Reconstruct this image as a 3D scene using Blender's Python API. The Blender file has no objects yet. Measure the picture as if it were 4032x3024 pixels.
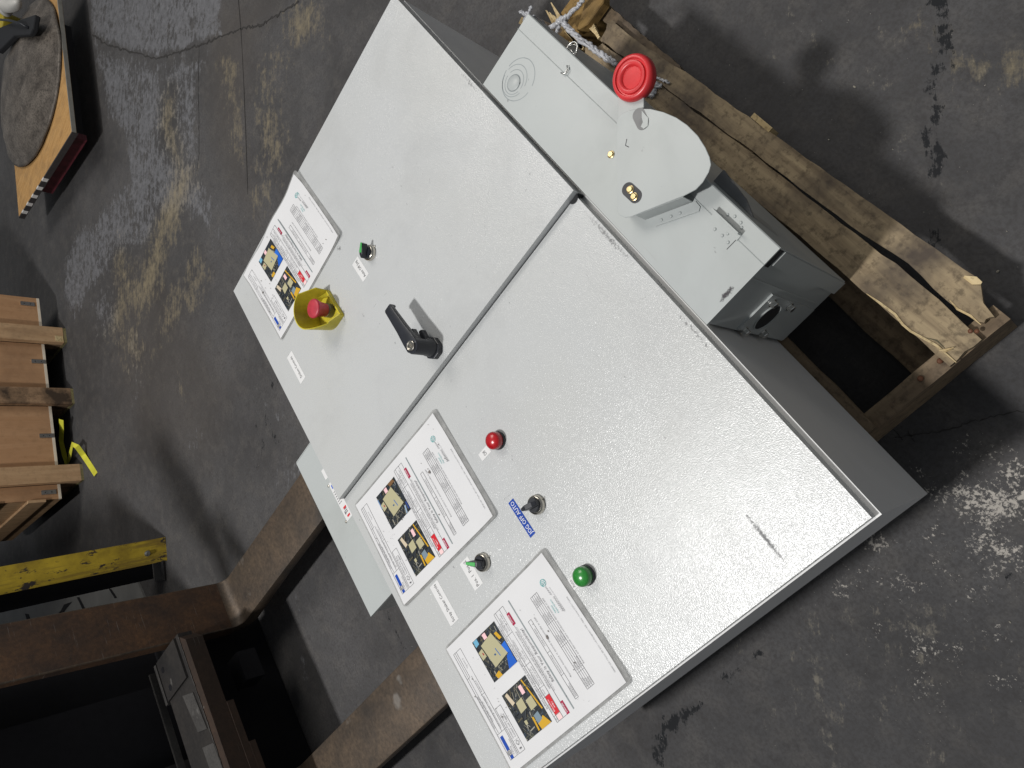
import bpy, bmesh, math, random
import numpy as np
from mathutils import Vector, Matrix, noise as mnoise
random.seed(7)
C = bpy.context.scene.collection
SC = bpy.context.scene
PI = math.pi
# ------------------------------------------------------------------ camera
# rows: camera right, camera down, camera forward (world metres, floor z=0)
CAMP = Vector((0.66343, 0.22349, 1.33298))
RM = np.array([[0.51486443, 0.57533007, -0.63553909], [0.72538318, -0.68747048, -0.0346925], [-0.45687401, -0.44314743, -0.77128885]])
FPX = 2813.093
cd = bpy.data.cameras.new('camera'); cam = bpy.data.objects.new('camera', cd); C.objects.link(cam)
M = Matrix((( RM[0][0], -RM[1][0], -RM[2][0], CAMP.x), (RM[0][1], -RM[1][1], -RM[2][1], CAMP.y),
            (RM[0][2], -RM[1][2], -RM[2][2], CAMP.z), (0,0,0,1)))
cam.matrix_world = M
cd.sensor_width = 36.0; cd.lens = 36.0*FPX/4032.0; cd.clip_start = 0.02; cd.clip_end = 200
SC.camera = cam
# ------------------------------------------------------------------ light
w = bpy.data.worlds.new('World'); SC.world = w; w.use_nodes = True
bg = w.node_tree.nodes['Background']; bg.inputs[0].default_value = (0.90, 0.95, 1.0, 1); bg.inputs[1].default_value = 0.20
def area_lamp(name, loc, target, size, power, col):
    ld = bpy.data.lights.new(name, 'AREA'); ld.shape = 'DISK'; ld.size = size; ld.energy = power; ld.color = col
    lo = bpy.data.objects.new(name, ld); C.objects.link(lo); lo.location = loc
    lo.rotation_euler = (Vector(target)-Vector(loc)).to_track_quat('-Z', 'Y').to_euler()
area_lamp('high_bay_and_fill_lamp', (0.50,-1.58,4.6), (0,-0.6,0), 0.32, 148, (1.0,0.985,0.965))
area_lamp('high_bay_and_fill_lamp', (-3.2,0.3,4.4), (-1.2,-1.0,0), 2.4, 88, (1.0,0.95,0.88))  # large soft fill added to brighten the outer door
SC.view_settings.view_transform = 'Standard'; SC.view_settings.look = 'None'
SC.view_settings.exposure = 0.0; SC.view_settings.gamma = 1.0

def at(u, v, z=0.0):
    """point of the photograph (4032 px wide) on the level plane z"""
    d = RM.T @ np.array([(u-2016)/FPX, (v-1512)/FPX, 1.0])
    s = (z-CAMP.z)/d[2]
    return Vector((CAMP.x+s*d[0], CAMP.y+s*d[1], z))
def F(u, v, z=0.0): return at(u*1.8228, v*1.8228, z)

# ------------------------------------------------------------------ helpers
BASE = [Vector((0,0,0))]
def prep(o, label, cat, group=None, kind=None):
    if label: o['label'] = label
    if cat: o['category'] = cat
    if group: o['group'] = group
    if kind: o['kind'] = kind
    return o
def thing(name, label, cat, loc, group=None):
    o = bpy.data.objects.new(name, None); C.objects.link(o); o.location = loc; o.empty_display_size = .05
    BASE[0] = Vector(loc)
    return prep(o, label, cat, group)
def islands(bm):
    seen=set(); out=[]
    for f in bm.faces:
        if f.index in seen: continue
        st=[f]; seen.add(f.index); isl=[]
        while st:
            g=st.pop(); isl.append(g)
            for v in g.verts:
                for h in v.link_faces:
                    if h.index not in seen: seen.add(h.index); st.append(h)
        out.append(isl)
    return out
def finish_split(name, bm, mat, parent, smooth=False, sub=None):
    """every loose piece of the bmesh becomes an object of its own"""
    bm.verts.ensure_lookup_table(); bm.faces.index_update(); res=[]
    for isl in islands(bm):
        b2=bmesh.new(); mp={}
        for f in isl:
            for v in f.verts:
                if v not in mp: mp[v]=b2.verts.new(v.co)
            b2.faces.new([mp[v] for v in f.verts])
        o=finish(name,b2,mat,parent,smooth=smooth)
        if sub is not None: o.parent=sub
        res.append(o)
    bm.free(); return res
def finish(name, bm, mat, parent=None, smooth=False, label=None, cat=None, group=None, kind=None, base=None, bevel=0, bseg=2):
    """link a bmesh given in world coordinates as ONE object"""
    b = BASE[0] if parent is not None else (Vector(base) if base is not None else Vector((0,0,0)))
    if bevel > 0:
        es = [e for e in bm.edges if len(e.link_faces)==2 and e.calc_face_angle(0) > .6]
        if es: bmesh.ops.bevel(bm, geom=es, offset=bevel, segments=bseg, profile=.5, affect='EDGES', clamp_overlap=True)
    bmesh.ops.translate(bm, verts=bm.verts, vec=-b)
    me = bpy.data.meshes.new(name); bm.normal_update(); bm.to_mesh(me); bm.free()
    if smooth:
        for p in me.polygons: p.use_smooth = True
    for m in (mat if isinstance(mat,(list,tuple)) else [mat]): me.materials.append(m)
    o = bpy.data.objects.new(name, me); C.objects.link(o)
    if parent is not None: o.parent = parent
    else: o.location = b
    # keep: meshes of sub-parts share the thing's frame
    return prep(o, label, cat, group, kind)
def sharp(o, ang=35):
    me = o.data
    for p in me.polygons: p.use_smooth = True
    bm = bmesh.new(); bm.from_mesh(me)
    for e in bm.edges:
        e.smooth = not (len(e.link_faces)==2 and e.calc_face_angle(0) > math.radians(ang))
    bm.to_mesh(me); bm.free(); return o
def box(bm, x0,x1,y0,y1,z0,z1, mat=0):
    vs=[bm.verts.new(p) for p in [(x0,y0,z0),(x1,y0,z0),(x1,y1,z0),(x0,y1,z0),(x0,y0,z1),(x1,y0,z1),(x1,y1,z1),(x0,y1,z1)]]
    for f in [(3,2,1,0),(4,5,6,7),(0,1,5,4),(1,2,6,5),(2,3,7,6),(3,0,4,7)]:
        bm.faces.new([vs[i] for i in f]).material_index = mat
    return vs
def obox(bm, c, ax, ay, hx, hy, z0, z1):
    """upright box: centre c (x,y), unit axes ax,ay (2d), half sizes"""
    P=[]
    for z in (z0,z1):
        for sx,sy in ((-1,-1),(1,-1),(1,1),(-1,1)):
            P.append(bm.verts.new((c[0]+sx*hx*ax[0]+sy*hy*ay[0], c[1]+sx*hx*ax[1]+sy*hy*ay[1], z)))
    fl = (ax[0]*ay[1]-ax[1]*ay[0])<0
    for f in [(3,2,1,0),(4,5,6,7),(0,1,5,4),(1,2,6,5),(2,3,7,6),(3,0,4,7)]:
        ff=[P[i] for i in f]
        if fl: ff.reverse()
        bm.faces.new(ff)
def prism(bm, pts, z0, z1, mat=0, jit=0):
    n=len(pts); A=sum(pts[i][0]*pts[(i+1)%n][1]-pts[(i+1)%n][0]*pts[i][1] for i in range(n))
    if A<0: pts=list(reversed(pts))
    lo=[bm.verts.new((p[0]+random.uniform(-jit,jit),p[1]+random.uniform(-jit,jit),z0)) for p in pts]; hi=[bm.verts.new((p[0],p[1],z1 if len(p)<3 else p[2])) for p in pts]
    f=bm.faces.new(hi); f.material_index=mat; g=bm.faces.new(list(reversed(lo))); g.material_index=mat
    for i in range(n):
        h=bm.faces.new([lo[i],lo[(i+1)%n],hi[(i+1)%n],hi[i]]); h.material_index=mat
    bmesh.ops.triangulate(bm, faces=[f,g])
def lathe(bm, c, prof, n=32, axis=(0,0,1), cap=True):
    """profile of (radius, height) pairs swept about an axis through c"""
    q = Vector((0,0,1)).rotation_difference(Vector(axis)); c=Vector(c); rings=[]
    for r,h in prof:
        if r<1e-6: rings.append([bm.verts.new(c+q@Vector((0,0,h)))])
        else: rings.append([bm.verts.new(c+q@Vector((r*math.cos(2*PI*i/n), r*math.sin(2*PI*i/n), h))) for i in range(n)])
    for a,b in zip(rings, rings[1:]):
        for i in range(n):
            j=(i+1)%n
            va=[a[0]] if len(a)==1 else [a[i],a[j]]; vb=[b[0]] if len(b)==1 else [b[j],b[i]]
            if len(va)+len(vb)>=3: bm.faces.new(va+vb)
    if cap and len(rings[0])>1: bm.faces.new(list(reversed(rings[0])))
    if cap and len(rings[-1])>1: bm.faces.new(rings[-1])
def tube(bm, pts, r, n=8, cap=True):
    pts=[Vector(p) for p in pts]; rings=[]; up=None
    for i,p in enumerate(pts):
        t=(pts[min(i+1,len(pts)-1)]-pts[max(i-1,0)]).normalized()
        if up is None: up=t.orthogonal().normalized()
        up=(up-t*up.dot(t)).normalized(); s=t.cross(up)
        rr=r[i] if isinstance(r,(list,tuple)) else r
        rings.append([bm.verts.new(p+(up*math.cos(2*PI*k/n)+s*math.sin(2*PI*k/n))*rr) for k in range(n)])
    for a,b in zip(rings,rings[1:]):
        for k in range(n): bm.faces.new([a[k],a[(k+1)%n],b[(k+1)%n],b[k]])
    if cap: bm.faces.new(list(reversed(rings[0]))); bm.faces.new(rings[-1])
def ribbon(bm, pts, wd, up=(0,0,1), th=.0):
    pts=[Vector(p) for p in pts]; up=Vector(up); L=[];R=[]
    for i,p in enumerate(pts):
        t=(pts[min(i+1,len(pts)-1)]-pts[max(i-1,0)]).normalized(); s=t.cross(up).normalized()*((wd[i] if isinstance(wd,list) else wd)/2)
        L.append(bm.verts.new(p-s)); R.append(bm.verts.new(p+s))
    for i in range(len(pts)-1): bm.faces.new([R[i],R[i+1],L[i+1],L[i]])
    return bm
def rough(bm, amp, sc, seed=0, axes=(1,1,1)):
    for v in bm.verts:
        d = mnoise.noise_vector(v.co*sc+Vector((seed,seed*.7,0)))
        v.co += Vector((d.x*axes[0], d.y*axes[1], d.z*axes[2]))*amp

# ------------------------------------------------------------------ materials
def NT(name):
    m = bpy.data.materials.new(name); m.use_nodes = True; nt=m.node_tree
    p = nt.nodes['Principled BSDF']; return m, nt, p
def nod(nt, t, **k):
    n = nt.nodes.new(t)
    for a,b in k.items(): setattr(n,a,b)
    return n
def coords(nt, scale=(1,1,1), rot=(0,0,0)):
    tc=nod(nt,'ShaderNodeTexCoord'); mp=nod(nt,'ShaderNodeMapping')
    mp.inputs['Scale'].default_value=scale; mp.inputs['Rotation'].default_value=rot
    nt.links.new(tc.outputs['Object'],mp.inputs['Vector']); return mp.outputs['Vector']
def noi(nt, vec, scale, detail=4, rough_=.55, dist=0, lac=2.0):
    n=nod(nt,'ShaderNodeTexNoise'); n.inputs['Scale'].default_value=scale; n.inputs['Detail'].default_value=detail
    n.inputs['Roughness'].default_value=rough_; n.inputs['Distortion'].default_value=dist; n.inputs['Lacunarity'].default_value=lac
    if vec is not None: nt.links.new(vec,n.inputs['Vector'])
    return n.outputs['Fac']
def ramp(nt, fac, stops):
    r=nod(nt,'ShaderNodeValToRGB'); e=r.color_ramp.elements
    while len(e)<len(stops): e.new(.5)
    for i,(p,c) in enumerate(stops):
        e[i].position=p; e[i].color=(c,c,c,1) if isinstance(c,(int,float)) else (*c,1)
    nt.links.new(fac,r.inputs['Fac']); return r.outputs['Color']
def mix(nt, fac, a, b, mode='MIX'):
    m=nod(nt,'ShaderNodeMix',data_type='RGBA',blend_type=mode)
    for s,v in ((0,fac),(6,a),(7,b)):
        if hasattr(v,'links') or isinstance(v, bpy.types.NodeSocket): nt.links.new(v,m.inputs[s])
        elif isinstance(v,(int,float)): m.inputs[s].default_value=v if s==0 else (v,v,v,1)
        else: m.inputs[s].default_value=(*v,1)
    return m.outputs[2]
def math_(nt, op, a, b=None, clamp=False):
    m=nod(nt,'ShaderNodeMath',operation=op,use_clamp=clamp)
    for s,v in ((0,a),(1,b)):
        if v is None: continue
        if isinstance(v,bpy.types.NodeSocket): nt.links.new(v,m.inputs[s])
        else: m.inputs[s].default_value=v
    return m.outputs[0]
def bump(nt, p, h, strength=.3, dist=.001):
    b=nod(nt,'ShaderNodeBump'); b.inputs['Strength'].default_value=strength; b.inputs['Distance'].default_value=dist
    nt.links.new(h,b.inputs['Height']); nt.links.new(b.outputs['Normal'],p.inputs['Normal'])
def simple(name, col, rough_=.5, metal=0, var=.12, sc=40, bmp=0, spec=.5, coat=0):
    m,nt,p=NT(name); v=coords(nt)
    n=noi(nt,v,sc,5); c=ramp(nt,n,[(.3,tuple(x*(1-var) for x in col)),(.7,tuple(min(1,x*(1+var)) for x in col))])
    nt.links.new(c,p.inputs['Base Color']); p.inputs['Roughness'].default_value=rough_; p.inputs['Metallic'].default_value=metal
    p.inputs['Specular IOR Level'].default_value=spec; p.inputs['Coat Weight'].default_value=coat
    if bmp: bump(nt,p,noi(nt,v,sc*6,3),bmp,.0008)
    return m
def texture_paint(name, col, rough_=.42, tex=330, strength=.35, dist=.0006, specks=True, spec=.5):
    m,nt,p=NT(name); v=coords(nt)
    smudge=noi(nt,v,5.5,5,.62,.4)
    c=ramp(nt,smudge,[(.3,tuple(x*.90 for x in col)),(.5,col),(.75,tuple(min(1,x*1.03) for x in col))])
    warm=noi(nt,coords(nt,(1,1,1),(.3,.2,1)),2.4,3)
    c=mix(nt,ramp(nt,warm,[(.42,0.0),(.68,.30)]),c,(col[0]*.95,col[1]*.93,col[2]*.86))
    if specks:
        sp=noi(nt,v,62,3,.6); sp2=noi(nt,v,9,2)
        mk=math_(nt,'MULTIPLY',ramp(nt,sp,[(.715,0.0),(.745,1.0)]),ramp(nt,sp2,[(.45,0.0),(.6,1.0)]))
        c=mix(nt,math_(nt,'MULTIPLY',mk,.6),c,(.16,.16,.17))
        # hairline scratches: bands of stretched noise
        for sca,ro in (((3,160,160),(0,0,.5)),((2.5,170,170),(0,0,-1.0))):
            s1=noi(nt,coords(nt,sca,ro),1.0,2,.5); s2=noi(nt,v,7,2)
            mk=math_(nt,'MULTIPLY',ramp(nt,s1,[(.735,0.0),(.765,1.0)]),ramp(nt,s2,[(.52,0.0),(.62,1.0)]))
            c=mix(nt,math_(nt,'MULTIPLY',mk,.32),c,(.26,.25,.24))
    nt.links.new(c,p.inputs['Base Color'])
    rr=ramp(nt,smudge,[(.3,rough_+.07),(.7,rough_-.04)]); nt.links.new(rr,p.inputs['Roughness'])
    p.inputs['Specular IOR Level'].default_value=spec
    if strength: bump(nt,p,noi(nt,v,tex,1,.5),strength,dist)
    return m
def wood(name, c1, c2, stain=.5, axis=0, sc=1.0, stcol=(.07,.055,.045), st=(.45,.66), dots=.6):
    m,nt,p=NT(name); s=[38*sc]*3; s[axis]=3.2*sc; v=coords(nt,tuple(s)); g=noi(nt,v,1.6,6,.6,.5)
    c=ramp(nt,g,[(.28,c1),(.5,tuple((a+b)/2 for a,b in zip(c1,c2))),(.72,c2)])
    v2=coords(nt,(1,1,1)); sp=noi(nt,v2,85*sc,5,.65); c=mix(nt,ramp(nt,sp,[(.50,0.0),(.66,dots)]),c,tuple(x*.35 for x in c1))
    bl=noi(nt,v2,6.5*sc,5,.6); c=mix(nt,math_(nt,'MULTIPLY',ramp(nt,bl,[(st[0],0.0),(st[1],1.0)]),stain),c,stcol)
    nt.links.new(c,p.inputs['Base Color']); p.inputs['Roughness'].default_value=.72; p.inputs['Specular IOR Level'].default_value=.25
    bump(nt,p,g,.5,.0012); return m
def vcol(name, rough_=.35, spec=.5):
    m,nt,p=NT(name); a=nod(nt,'ShaderNodeAttribute',attribute_name='col'); nt.links.new(a.outputs['Color'],p.inputs['Base Color'])
    p.inputs['Roughness'].default_value=rough_; p.inputs['Specular IOR Level'].default_value=spec; return m

M_door = texture_paint('textured_door_paint',(.515,.528,.532),.27,tex=600,strength=.48,dist=.0010,spec=1.0)
M_body = texture_paint('enclosure_body_paint',(.70,.70,.70),.45,tex=340,strength=.2,dist=.0006,specks=False)
M_sw   = texture_paint('switch_box_paint',(.432,.458,.455),.36,tex=700,strength=.03,dist=.0003)
M_gap  = simple('gap_black',(.015,.016,.018),.7)  # black for seams and screws; paints the shade in gaps and holes
M_blk  = simple('black_plastic',(.016,.018,.024),.38,spec=.5,var=.2)
M_chr  = simple('nickel',(.55,.52,.46),.22,1.0)
M_zinc = simple('zinc_plated_steel',(.62,.62,.60),.3,1.0,var=.2,sc=120)
M_brass= simple('brass',(.60,.48,.26),.3,1.0,var=.25,sc=200)
M_red  = simple('red_plastic',(.62,.035,.04),.32,var=.10,sc=60)
M_btn  = simple('red_button_plastic',(.44,.035,.055),.42,var=.18,sc=70)
M_yel  = simple('yellow_plastic',(.52,.44,.03),.42,var=.14,sc=60)
M_grn  = simple('green_insert',(.06,.38,.09),.4)
M_paper= simple('paper_white',(.69,.69,.70),.30,var=.03,sc=9,spec=.55)
M_lab  = simple('label_white',(.70,.70,.70),.45,var=.03,sc=60)
M_ink  = simple('ink_black',(.035,.035,.04),.5)
M_inkg = simple('ink_grey',(.13,.13,.14),.5)
M_wht  = simple('ink_white',(.8,.8,.82),.5)
M_blue = simple('label_blue',(.008,.055,.34),.5,spec=.25)
M_teal = simple('ink_teal',(.03,.36,.36),.5)
M_print= vcol('colour_print',.33)
def lens(name,col,dark):
    m,nt,p=NT(name); v=coords(nt); fr=nod(nt,'ShaderNodeLayerWeight'); fr.inputs['Blend'].default_value=.35
    c=mix(nt,fr.outputs['Facing'],col,dark); nt.links.new(c,p.inputs['Base Color']); p.inputs['Roughness'].default_value=.24
    p.inputs['Subsurface Weight'].default_value=.35; p.inputs['Subsurface Radius'].default_value=(.01,.01,.01); p.inputs['Subsurface Scale'].default_value=.4
    p.inputs['Coat Weight'].default_value=.4; p.inputs['Coat Roughness'].default_value=.25
    return m
M_lr = lens('red_lens',(.50,.008,.015),(.16,.004,.008)); M_lg = lens('green_lens',(.03,.26,.04),(.008,.10,.015))
def film(name,col,alpha,rough_=.2):
    m,nt,p=NT(name); n=noi(nt,coords(nt),60,4); 
    nt.links.new(ramp(nt,n,[(.35,tuple(x*.7 for x in col)),(.65,col)]),p.inputs['Base Color']); p.inputs['Alpha'].default_value=alpha; p.inputs['Roughness'].default_value=rough_
    return m
M_pouch = film('laminate_film',(.46,.46,.45),.42,.22)
M_wrap  = film('stretch_film',(.75,.76,.80),.62,.16)
def metal_rust(name, base, rust, amt, rough_=.6, scl=1.0, metal=.35, st=(.35,.7)):
    m,nt,p=NT(name); v=coords(nt); a=noi(nt,v,5*scl,7,.65,.4); b=noi(nt,v,55*scl,5,.7)
    c=ramp(nt,a,[(.3,base),(.5,tuple((x+y)/2 for x,y in zip(base,rust))),(.72,rust)])
    c=mix(nt,math_(nt,'MULTIPLY',ramp(nt,b,[(st[0],0.0),(st[1],1.0)]),amt),c,tuple(x*.5 for x in base))
    s=noi(nt,coords(nt,(2,2,60),(.1,.2,.3)),6,3); c=mix(nt,ramp(nt,s,[(.68,0.0),(.75,.35)]),c,(.34,.33,.31))
    nt.links.new(c,p.inputs['Base Color']); p.inputs['Metallic'].default_value=metal; p.inputs['Roughness'].default_value=rough_
    bump(nt,p,b,.35,.0015); return m
M_fork = metal_rust('worn_fork_steel',(.060,.050,.042),(.165,.118,.080),.6,.5,1.8)
M_shank= metal_rust('rusty_shank_steel',(.034,.022,.017),(.125,.062,.028),.6,.62,2.0,.1)
M_dark = metal_rust('greasy_and_shaded_steel',(.018,.017,.018),(.04,.036,.034),.5,.6,1.5,.2)
M_bar  = metal_rust('carriage_bar_steel',(.022,.021,.022),(.045,.040,.036),.5,.55,1.5,.3)
M_pan  = metal_rust('dirty_pan_steel',(.050,.041,.034),(.23,.20,.17),.8,.50,2.2,.3,(.46,.66))
M_black= simple('machine_and_shade_black',(.008,.008,.010),.75,spec=.2)  # near black for machine parts; also paints shade in interiors, holes and slots
def yellow_paint():
    m,nt,p=NT('chipped_yellow_paint'); v=coords(nt); n=noi(nt,coords(nt,(1,1,.4)),30,7,.75); d=noi(nt,v,9,5,.6)
    c=ramp(nt,d,[(.3,(.24,.16,.02)),(.5,(.48,.34,.03)),(.7,(.66,.47,.04))])
    st_=noi(nt,coords(nt,(1,1,.06)),34,5,.7); c=mix(nt,ramp(nt,st_,[(.50,0.0),(.62,.7)]),c,(.20,.13,.03)); c=mix(nt,ramp(nt,n,[(.555,0.0),(.59,1.0)]),c,(.045,.035,.03)); nt.links.new(c,p.inputs['Base Color']); p.inputs['Roughness'].default_value=.55; bump(nt,p,n,.3,.001); return m
M_ypnt = yellow_paint()
M_pal  = wood('pallet_board_wood',(.17,.125,.078),(.43,.335,.205),.95,0)
M_pals = wood('pallet_stringer_wood',(.14,.10,.065),(.27,.20,.125),.55,1)
M_pald = wood('dirty_board_wood',(.13,.095,.062),(.25,.185,.115),.9,0)
M_split= wood('fresh_split_wood',(.50,.36,.17),(.72,.58,.34),.15,0,1.5)
M_yw   = wood('yellow_pine_wood',(.17,.10,.03),(.34,.22,.08),.6,1)
M_ply  = wood('crate_plywood',(.42,.235,.12),(.52,.31,.17),.45,2,.5,(.13,.075,.045),(.52,.74),.15)
M_post = wood('crate_post_wood',(.42,.26,.14),(.60,.40,.23),.5,2,.7,(.09,.06,.04),(.5,.72),.2)
M_postd= wood('dirty_post_wood',(.27,.17,.10),(.42,.27,.16),.95,2,1.2,(.05,.035,.025),(.42,.6),.35)
M_pend = wood('post_end_grain',(.18,.16,.07),(.30,.26,.13),.3,2)
M_ped  = simple('plywood_edge',(.72,.64,.52),.7,var=.1)
M_osb  = wood('osb_board',(.40,.215,.07),(.56,.34,.14),.25,1,2.0,dots=.25)

# ------------------------------------------------------------------ floor
def seg_poly_dist(X, Y, poly):
    """signed distance (negative inside) of grid points to a polygon"""
    n=len(poly); d=np.full(X.shape,1e9); ins=np.zeros(X.shape,bool)
    for i in range(n):
        ax,ay=poly[i]; bx_,by_=poly[(i+1)%n]; ex,ey=bx_-ax,by_-ay; L=ex*ex+ey*ey+1e-12
        t=np.clip(((X-ax)*ex+(Y-ay)*ey)/L,0,1); d=np.minimum(d,np.hypot(X-ax-t*ex,Y-ay-t*ey))
        c=((ay>Y)!=(by_>Y))&(X<(bx_-ax)*(Y-ay)/(by_-ay+1e-12)+ax); ins^=c
    return np.where(ins,-d,d)
def line_dist(X,Y,pts):
    d=np.full(X.shape,1e9)
    for (ax,ay),(bx_,by_) in zip(pts,pts[1:]):
        ex,ey=bx_-ax,by_-ay; L=ex*ex+ey*ey+1e-12; t=np.clip(((X-ax)*ex+(Y-ay)*ey)/L,0,1)
        d=np.minimum(d,np.hypot(X-ax-t*ex,Y-ay-t*ey))
    return d
FP = lambda L: [tuple(F(*q)[:2]) for q in L]
def build_floor():
    xs=np.concatenate([[-60,-30,-15,-9],np.arange(-6.5,-3.6,.04),np.arange(-3.6,1.6,.014),[1.7,2,3,6,15,40]])
    ys=np.concatenate([[-60,-30,-15,-9,-7],np.arange(-5.6,-3.2,.04),np.arange(-3.2,1.1,.014),[1.2,1.5,2,4,10,40]])
    X,Y=np.meshgrid(xs,ys,indexing='ij'); nx,ny=X.shape
    paint=np.zeros(X.shape); ochre=np.zeros(X.shape); white=np.zeros(X.shape); black=np.zeros(X.shape); brown=np.zeros(X.shape); pale=np.zeros(X.shape)
    def poly(ch,pts,s,f=.06):
        d=seg_poly_dist(X,Y,FP(pts)); np.maximum(ch,s*np.clip(.5-d/f,0,1),out=ch)
    def line(ch,pts,s,wd):
        d=line_dist(X,Y,FP(pts)); np.maximum(ch,s*np.clip(1-d/wd,0,1),out=ch)
    def cut(ch,pts,s,f=.03):
        d=seg_poly_dist(X,Y,FP(pts)); ch*=1-s*np.clip(.5-d/f,0,1)
    poly(paint,[(192,-20),(478,-20),(478,75),(430,98),(385,112),(338,124),(275,108),(225,92),(198,72)],.74)
    poly(paint,[(200,84),(240,104),(290,118),(340,134),(390,120),(455,108),(430,170),(425,240),(440,330),(425,370),(455,420),(470,520),(420,480),(345,470),(330,520),(300,555),(250,560),(240,600),(190,640),(160,700),(130,640),(140,560),(160,500),(275,390),(262,300),(228,250),(214,170)],.66,.14)
    poly(paint,[(190,640),(250,600),(265,700),(300,720),(310,800),(300,900),(285,880),(270,760),(200,720)],.58,.2)
    poly(paint,[(415,420),(500,430),(520,520),(500,640),(450,560)],.42,.2)
    cut(paint,[(268,298),(283,390),(150,470),(152,410),(200,370)],.95,.02)
    cut(paint,[(345,160),(385,190),(395,330),(345,300)],.35,.15)
    line(paint,[(560,860),(600,900)],.42,.10); line(paint,[(600,1030),(640,1010),(680,1060)],.45,.14); line(paint,[(445,900),(420,960)],.45,.12)
    line(paint,[(400,1330),(460,1340)],.4,.1); line(paint,[(640,1290),(650,1320)],.52,.04); line(paint,[(655,1420),(660,1470)],.55,.05)
    line(ochre,[(365,215),(360,280),(385,345),(395,390)],.72,.18); line(ochre,[(395,390),(375,450),(345,520),(330,590),(300,640)],.80,.24)
    line(ochre,[(490,140),(500,200),(515,250),(520,320)],.60,.14); line(ochre,[(505,150),(503,180)],.68,.06)
    poly(ochre,[(610,0),(720,0),(705,90),(640,130),(600,90)],.66,.18); line(ochre,[(600,130),(560,240),(600,330),(570,420)],.60,.20)
    line(ochre,[(420,560),(380,640),(360,700),(400,650),(440,600)],.62,.16); line(ochre,[(260,560),(280,640),(250,700),(290,760)],.62,.28)
    line(ochre,[(385,810),(390,860)],.45,.10); line(ochre,[(270,700),(330,760)],.45,.1)
    line(ochre,[(1990,50),(2040,70)],.60,.05); line(ochre,[(2060,120),(2110,150)],.58,.05); line(ochre,[(2180,130),(2212,150)],.62,.06)
    line(ochre,[(1230,0),(1290,10)],.5,.07); line(ochre,[(2015,95),(2030,130)],.55,.04)
    poly(white,[(2040,985),(2260,930),(2260,1250),(2150,1270),(2050,1180),(2000,1100)],.60,.10)
    poly(white,[(1985,1040),(2060,1010),(2090,1150),(2030,1210),(1970,1130)],.52,.08)
    poly(white,[(1700,1180),(2260,1150),(2260,1500),(2000,1560),(1850,1400)],.36,.12); poly(pale,[(1500,1350),(2260,1150),(2260,1659),(1700,1659)],.29,.12); poly(pale,[(1500,-20),(2212,-20),(2212,600),(1900,500),(1700,150)],.27,.12)
    line(white,[(1930,1230),(1945,1245)],.66,.03); line(white,[(1990,1010),(2010,1030)],.62,.03); line(white,[(1770,1250),(1775,1262)],.66,.012)
    poly(white,[(1890,1280),(2000,1270),(2040,1350),(1960,1380)],.46,.06); line(white,[(1850,1120),(1890,1180),(1930,1200)],.45,.05)
    line(pale,[(1745,1425),(1770,1500),(1790,1560),(1805,1659)],.62,.022); line(pale,[(1870,1490),(1890,1560)],.60,.016); line(pale,[(1790,1600),(1805,1640)],.66,.02)
    line(pale,[(1875,1380),(1930,1400),(1980,1420)],.58,.02); line(pale,[(1745,1320),(1760,1360)],.5,.05); line(pale,[(1860,190),(1920,170)],.70,.005)
    line(pale,[(1890,1330),(2010,1360)],.5,.05); line(pale,[(1960,1560),(2030,1640)],.5,.05)
    line(black,[(2020,-20),(2030,40),(2042,100),(2032,140),(2010,165),(2002,195)],.72,.035); line(black,[(2010,235),(2015,270),(2005,300)],.56,.035)
    line(black,[(2025,320),(2020,370)],.66,.03); line(black,[(2020,500),(2010,560)],.6,.03)
    line(black,[(1640,1408),(1628,1430)],.68,.022); line(black,[(1590,1440),(1560,1470)],.70,.035); line(black,[(1560,1475),(1520,1505)],.58,.03)
    line(black,[(1515,1525),(1470,1550),(1440,1580),(1420,1640)],.72,.035); line(black,[(820,1290),(850,1350),(870,1400)],.6,.03)
    line(black,[(640,760),(560,870),(600,960)],.5,.05); line(black,[(1430,1430),(1420,1600)],.6,.02); line(black,[(2170,1240),(2180,1245)],.6,.02)
    line(black,[(550,920),(570,960),(555,1010)],.55,.03)
    poly(brown,[(480,0),(600,0),(560,60),(520,300),(560,480),(500,420),(460,300),(450,110)],.7,.15)
    poly(brown,[(255,610),(330,560),(420,700),(500,830),(450,1000),(300,950),(250,800)],.6,.2)
    ids=np.arange(nx*ny).reshape(nx,ny)
    Z=np.zeros(X.shape)
    verts=np.stack([X,Y,Z],-1).reshape(-1,3)
    faces=np.stack([ids[:-1,:-1],ids[1:,:-1],ids[1:,1:],ids[:-1,1:]],-1).reshape(-1,4)
    me=bpy.data.meshes.new('floor'); me.vertices.add(len(verts)); me.vertices.foreach_set('co',verts.ravel())
    me.loops.add(faces.size); me.loops.foreach_set('vertex_index',faces.ravel().astype(np.int32))
    me.polygons.add(len(faces)); me.polygons.foreach_set('loop_start',np.arange(0,faces.size,4,dtype=np.int32)); me.update(calc_edges=True); me.validate()
    for nm,ch in (('paint',paint),('ochre',ochre),('white',white),('black',black),('brown',brown),('pale',pale)):
        a=me.attributes.new(nm,'FLOAT','POINT'); a.data.foreach_set('value',ch.ravel().astype(np.float32))
    m,nt,p=NT('worn_concrete'); v=coords(nt)
    def at_(n): a=nod(nt,'ShaderNodeAttribute',attribute_name=n); return a.outputs['Fac']
    big=noi(nt,v,2.2,6,.6,.3); fine=noi(nt,v,140,5,.7); mid=noi(nt,v,17,6,.65)
    c=ramp(nt,big,[(.30,(.048,.047,.048)),(.5,(.072,.0705,.072)),(.70,(.098,.096,.098))])
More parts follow.
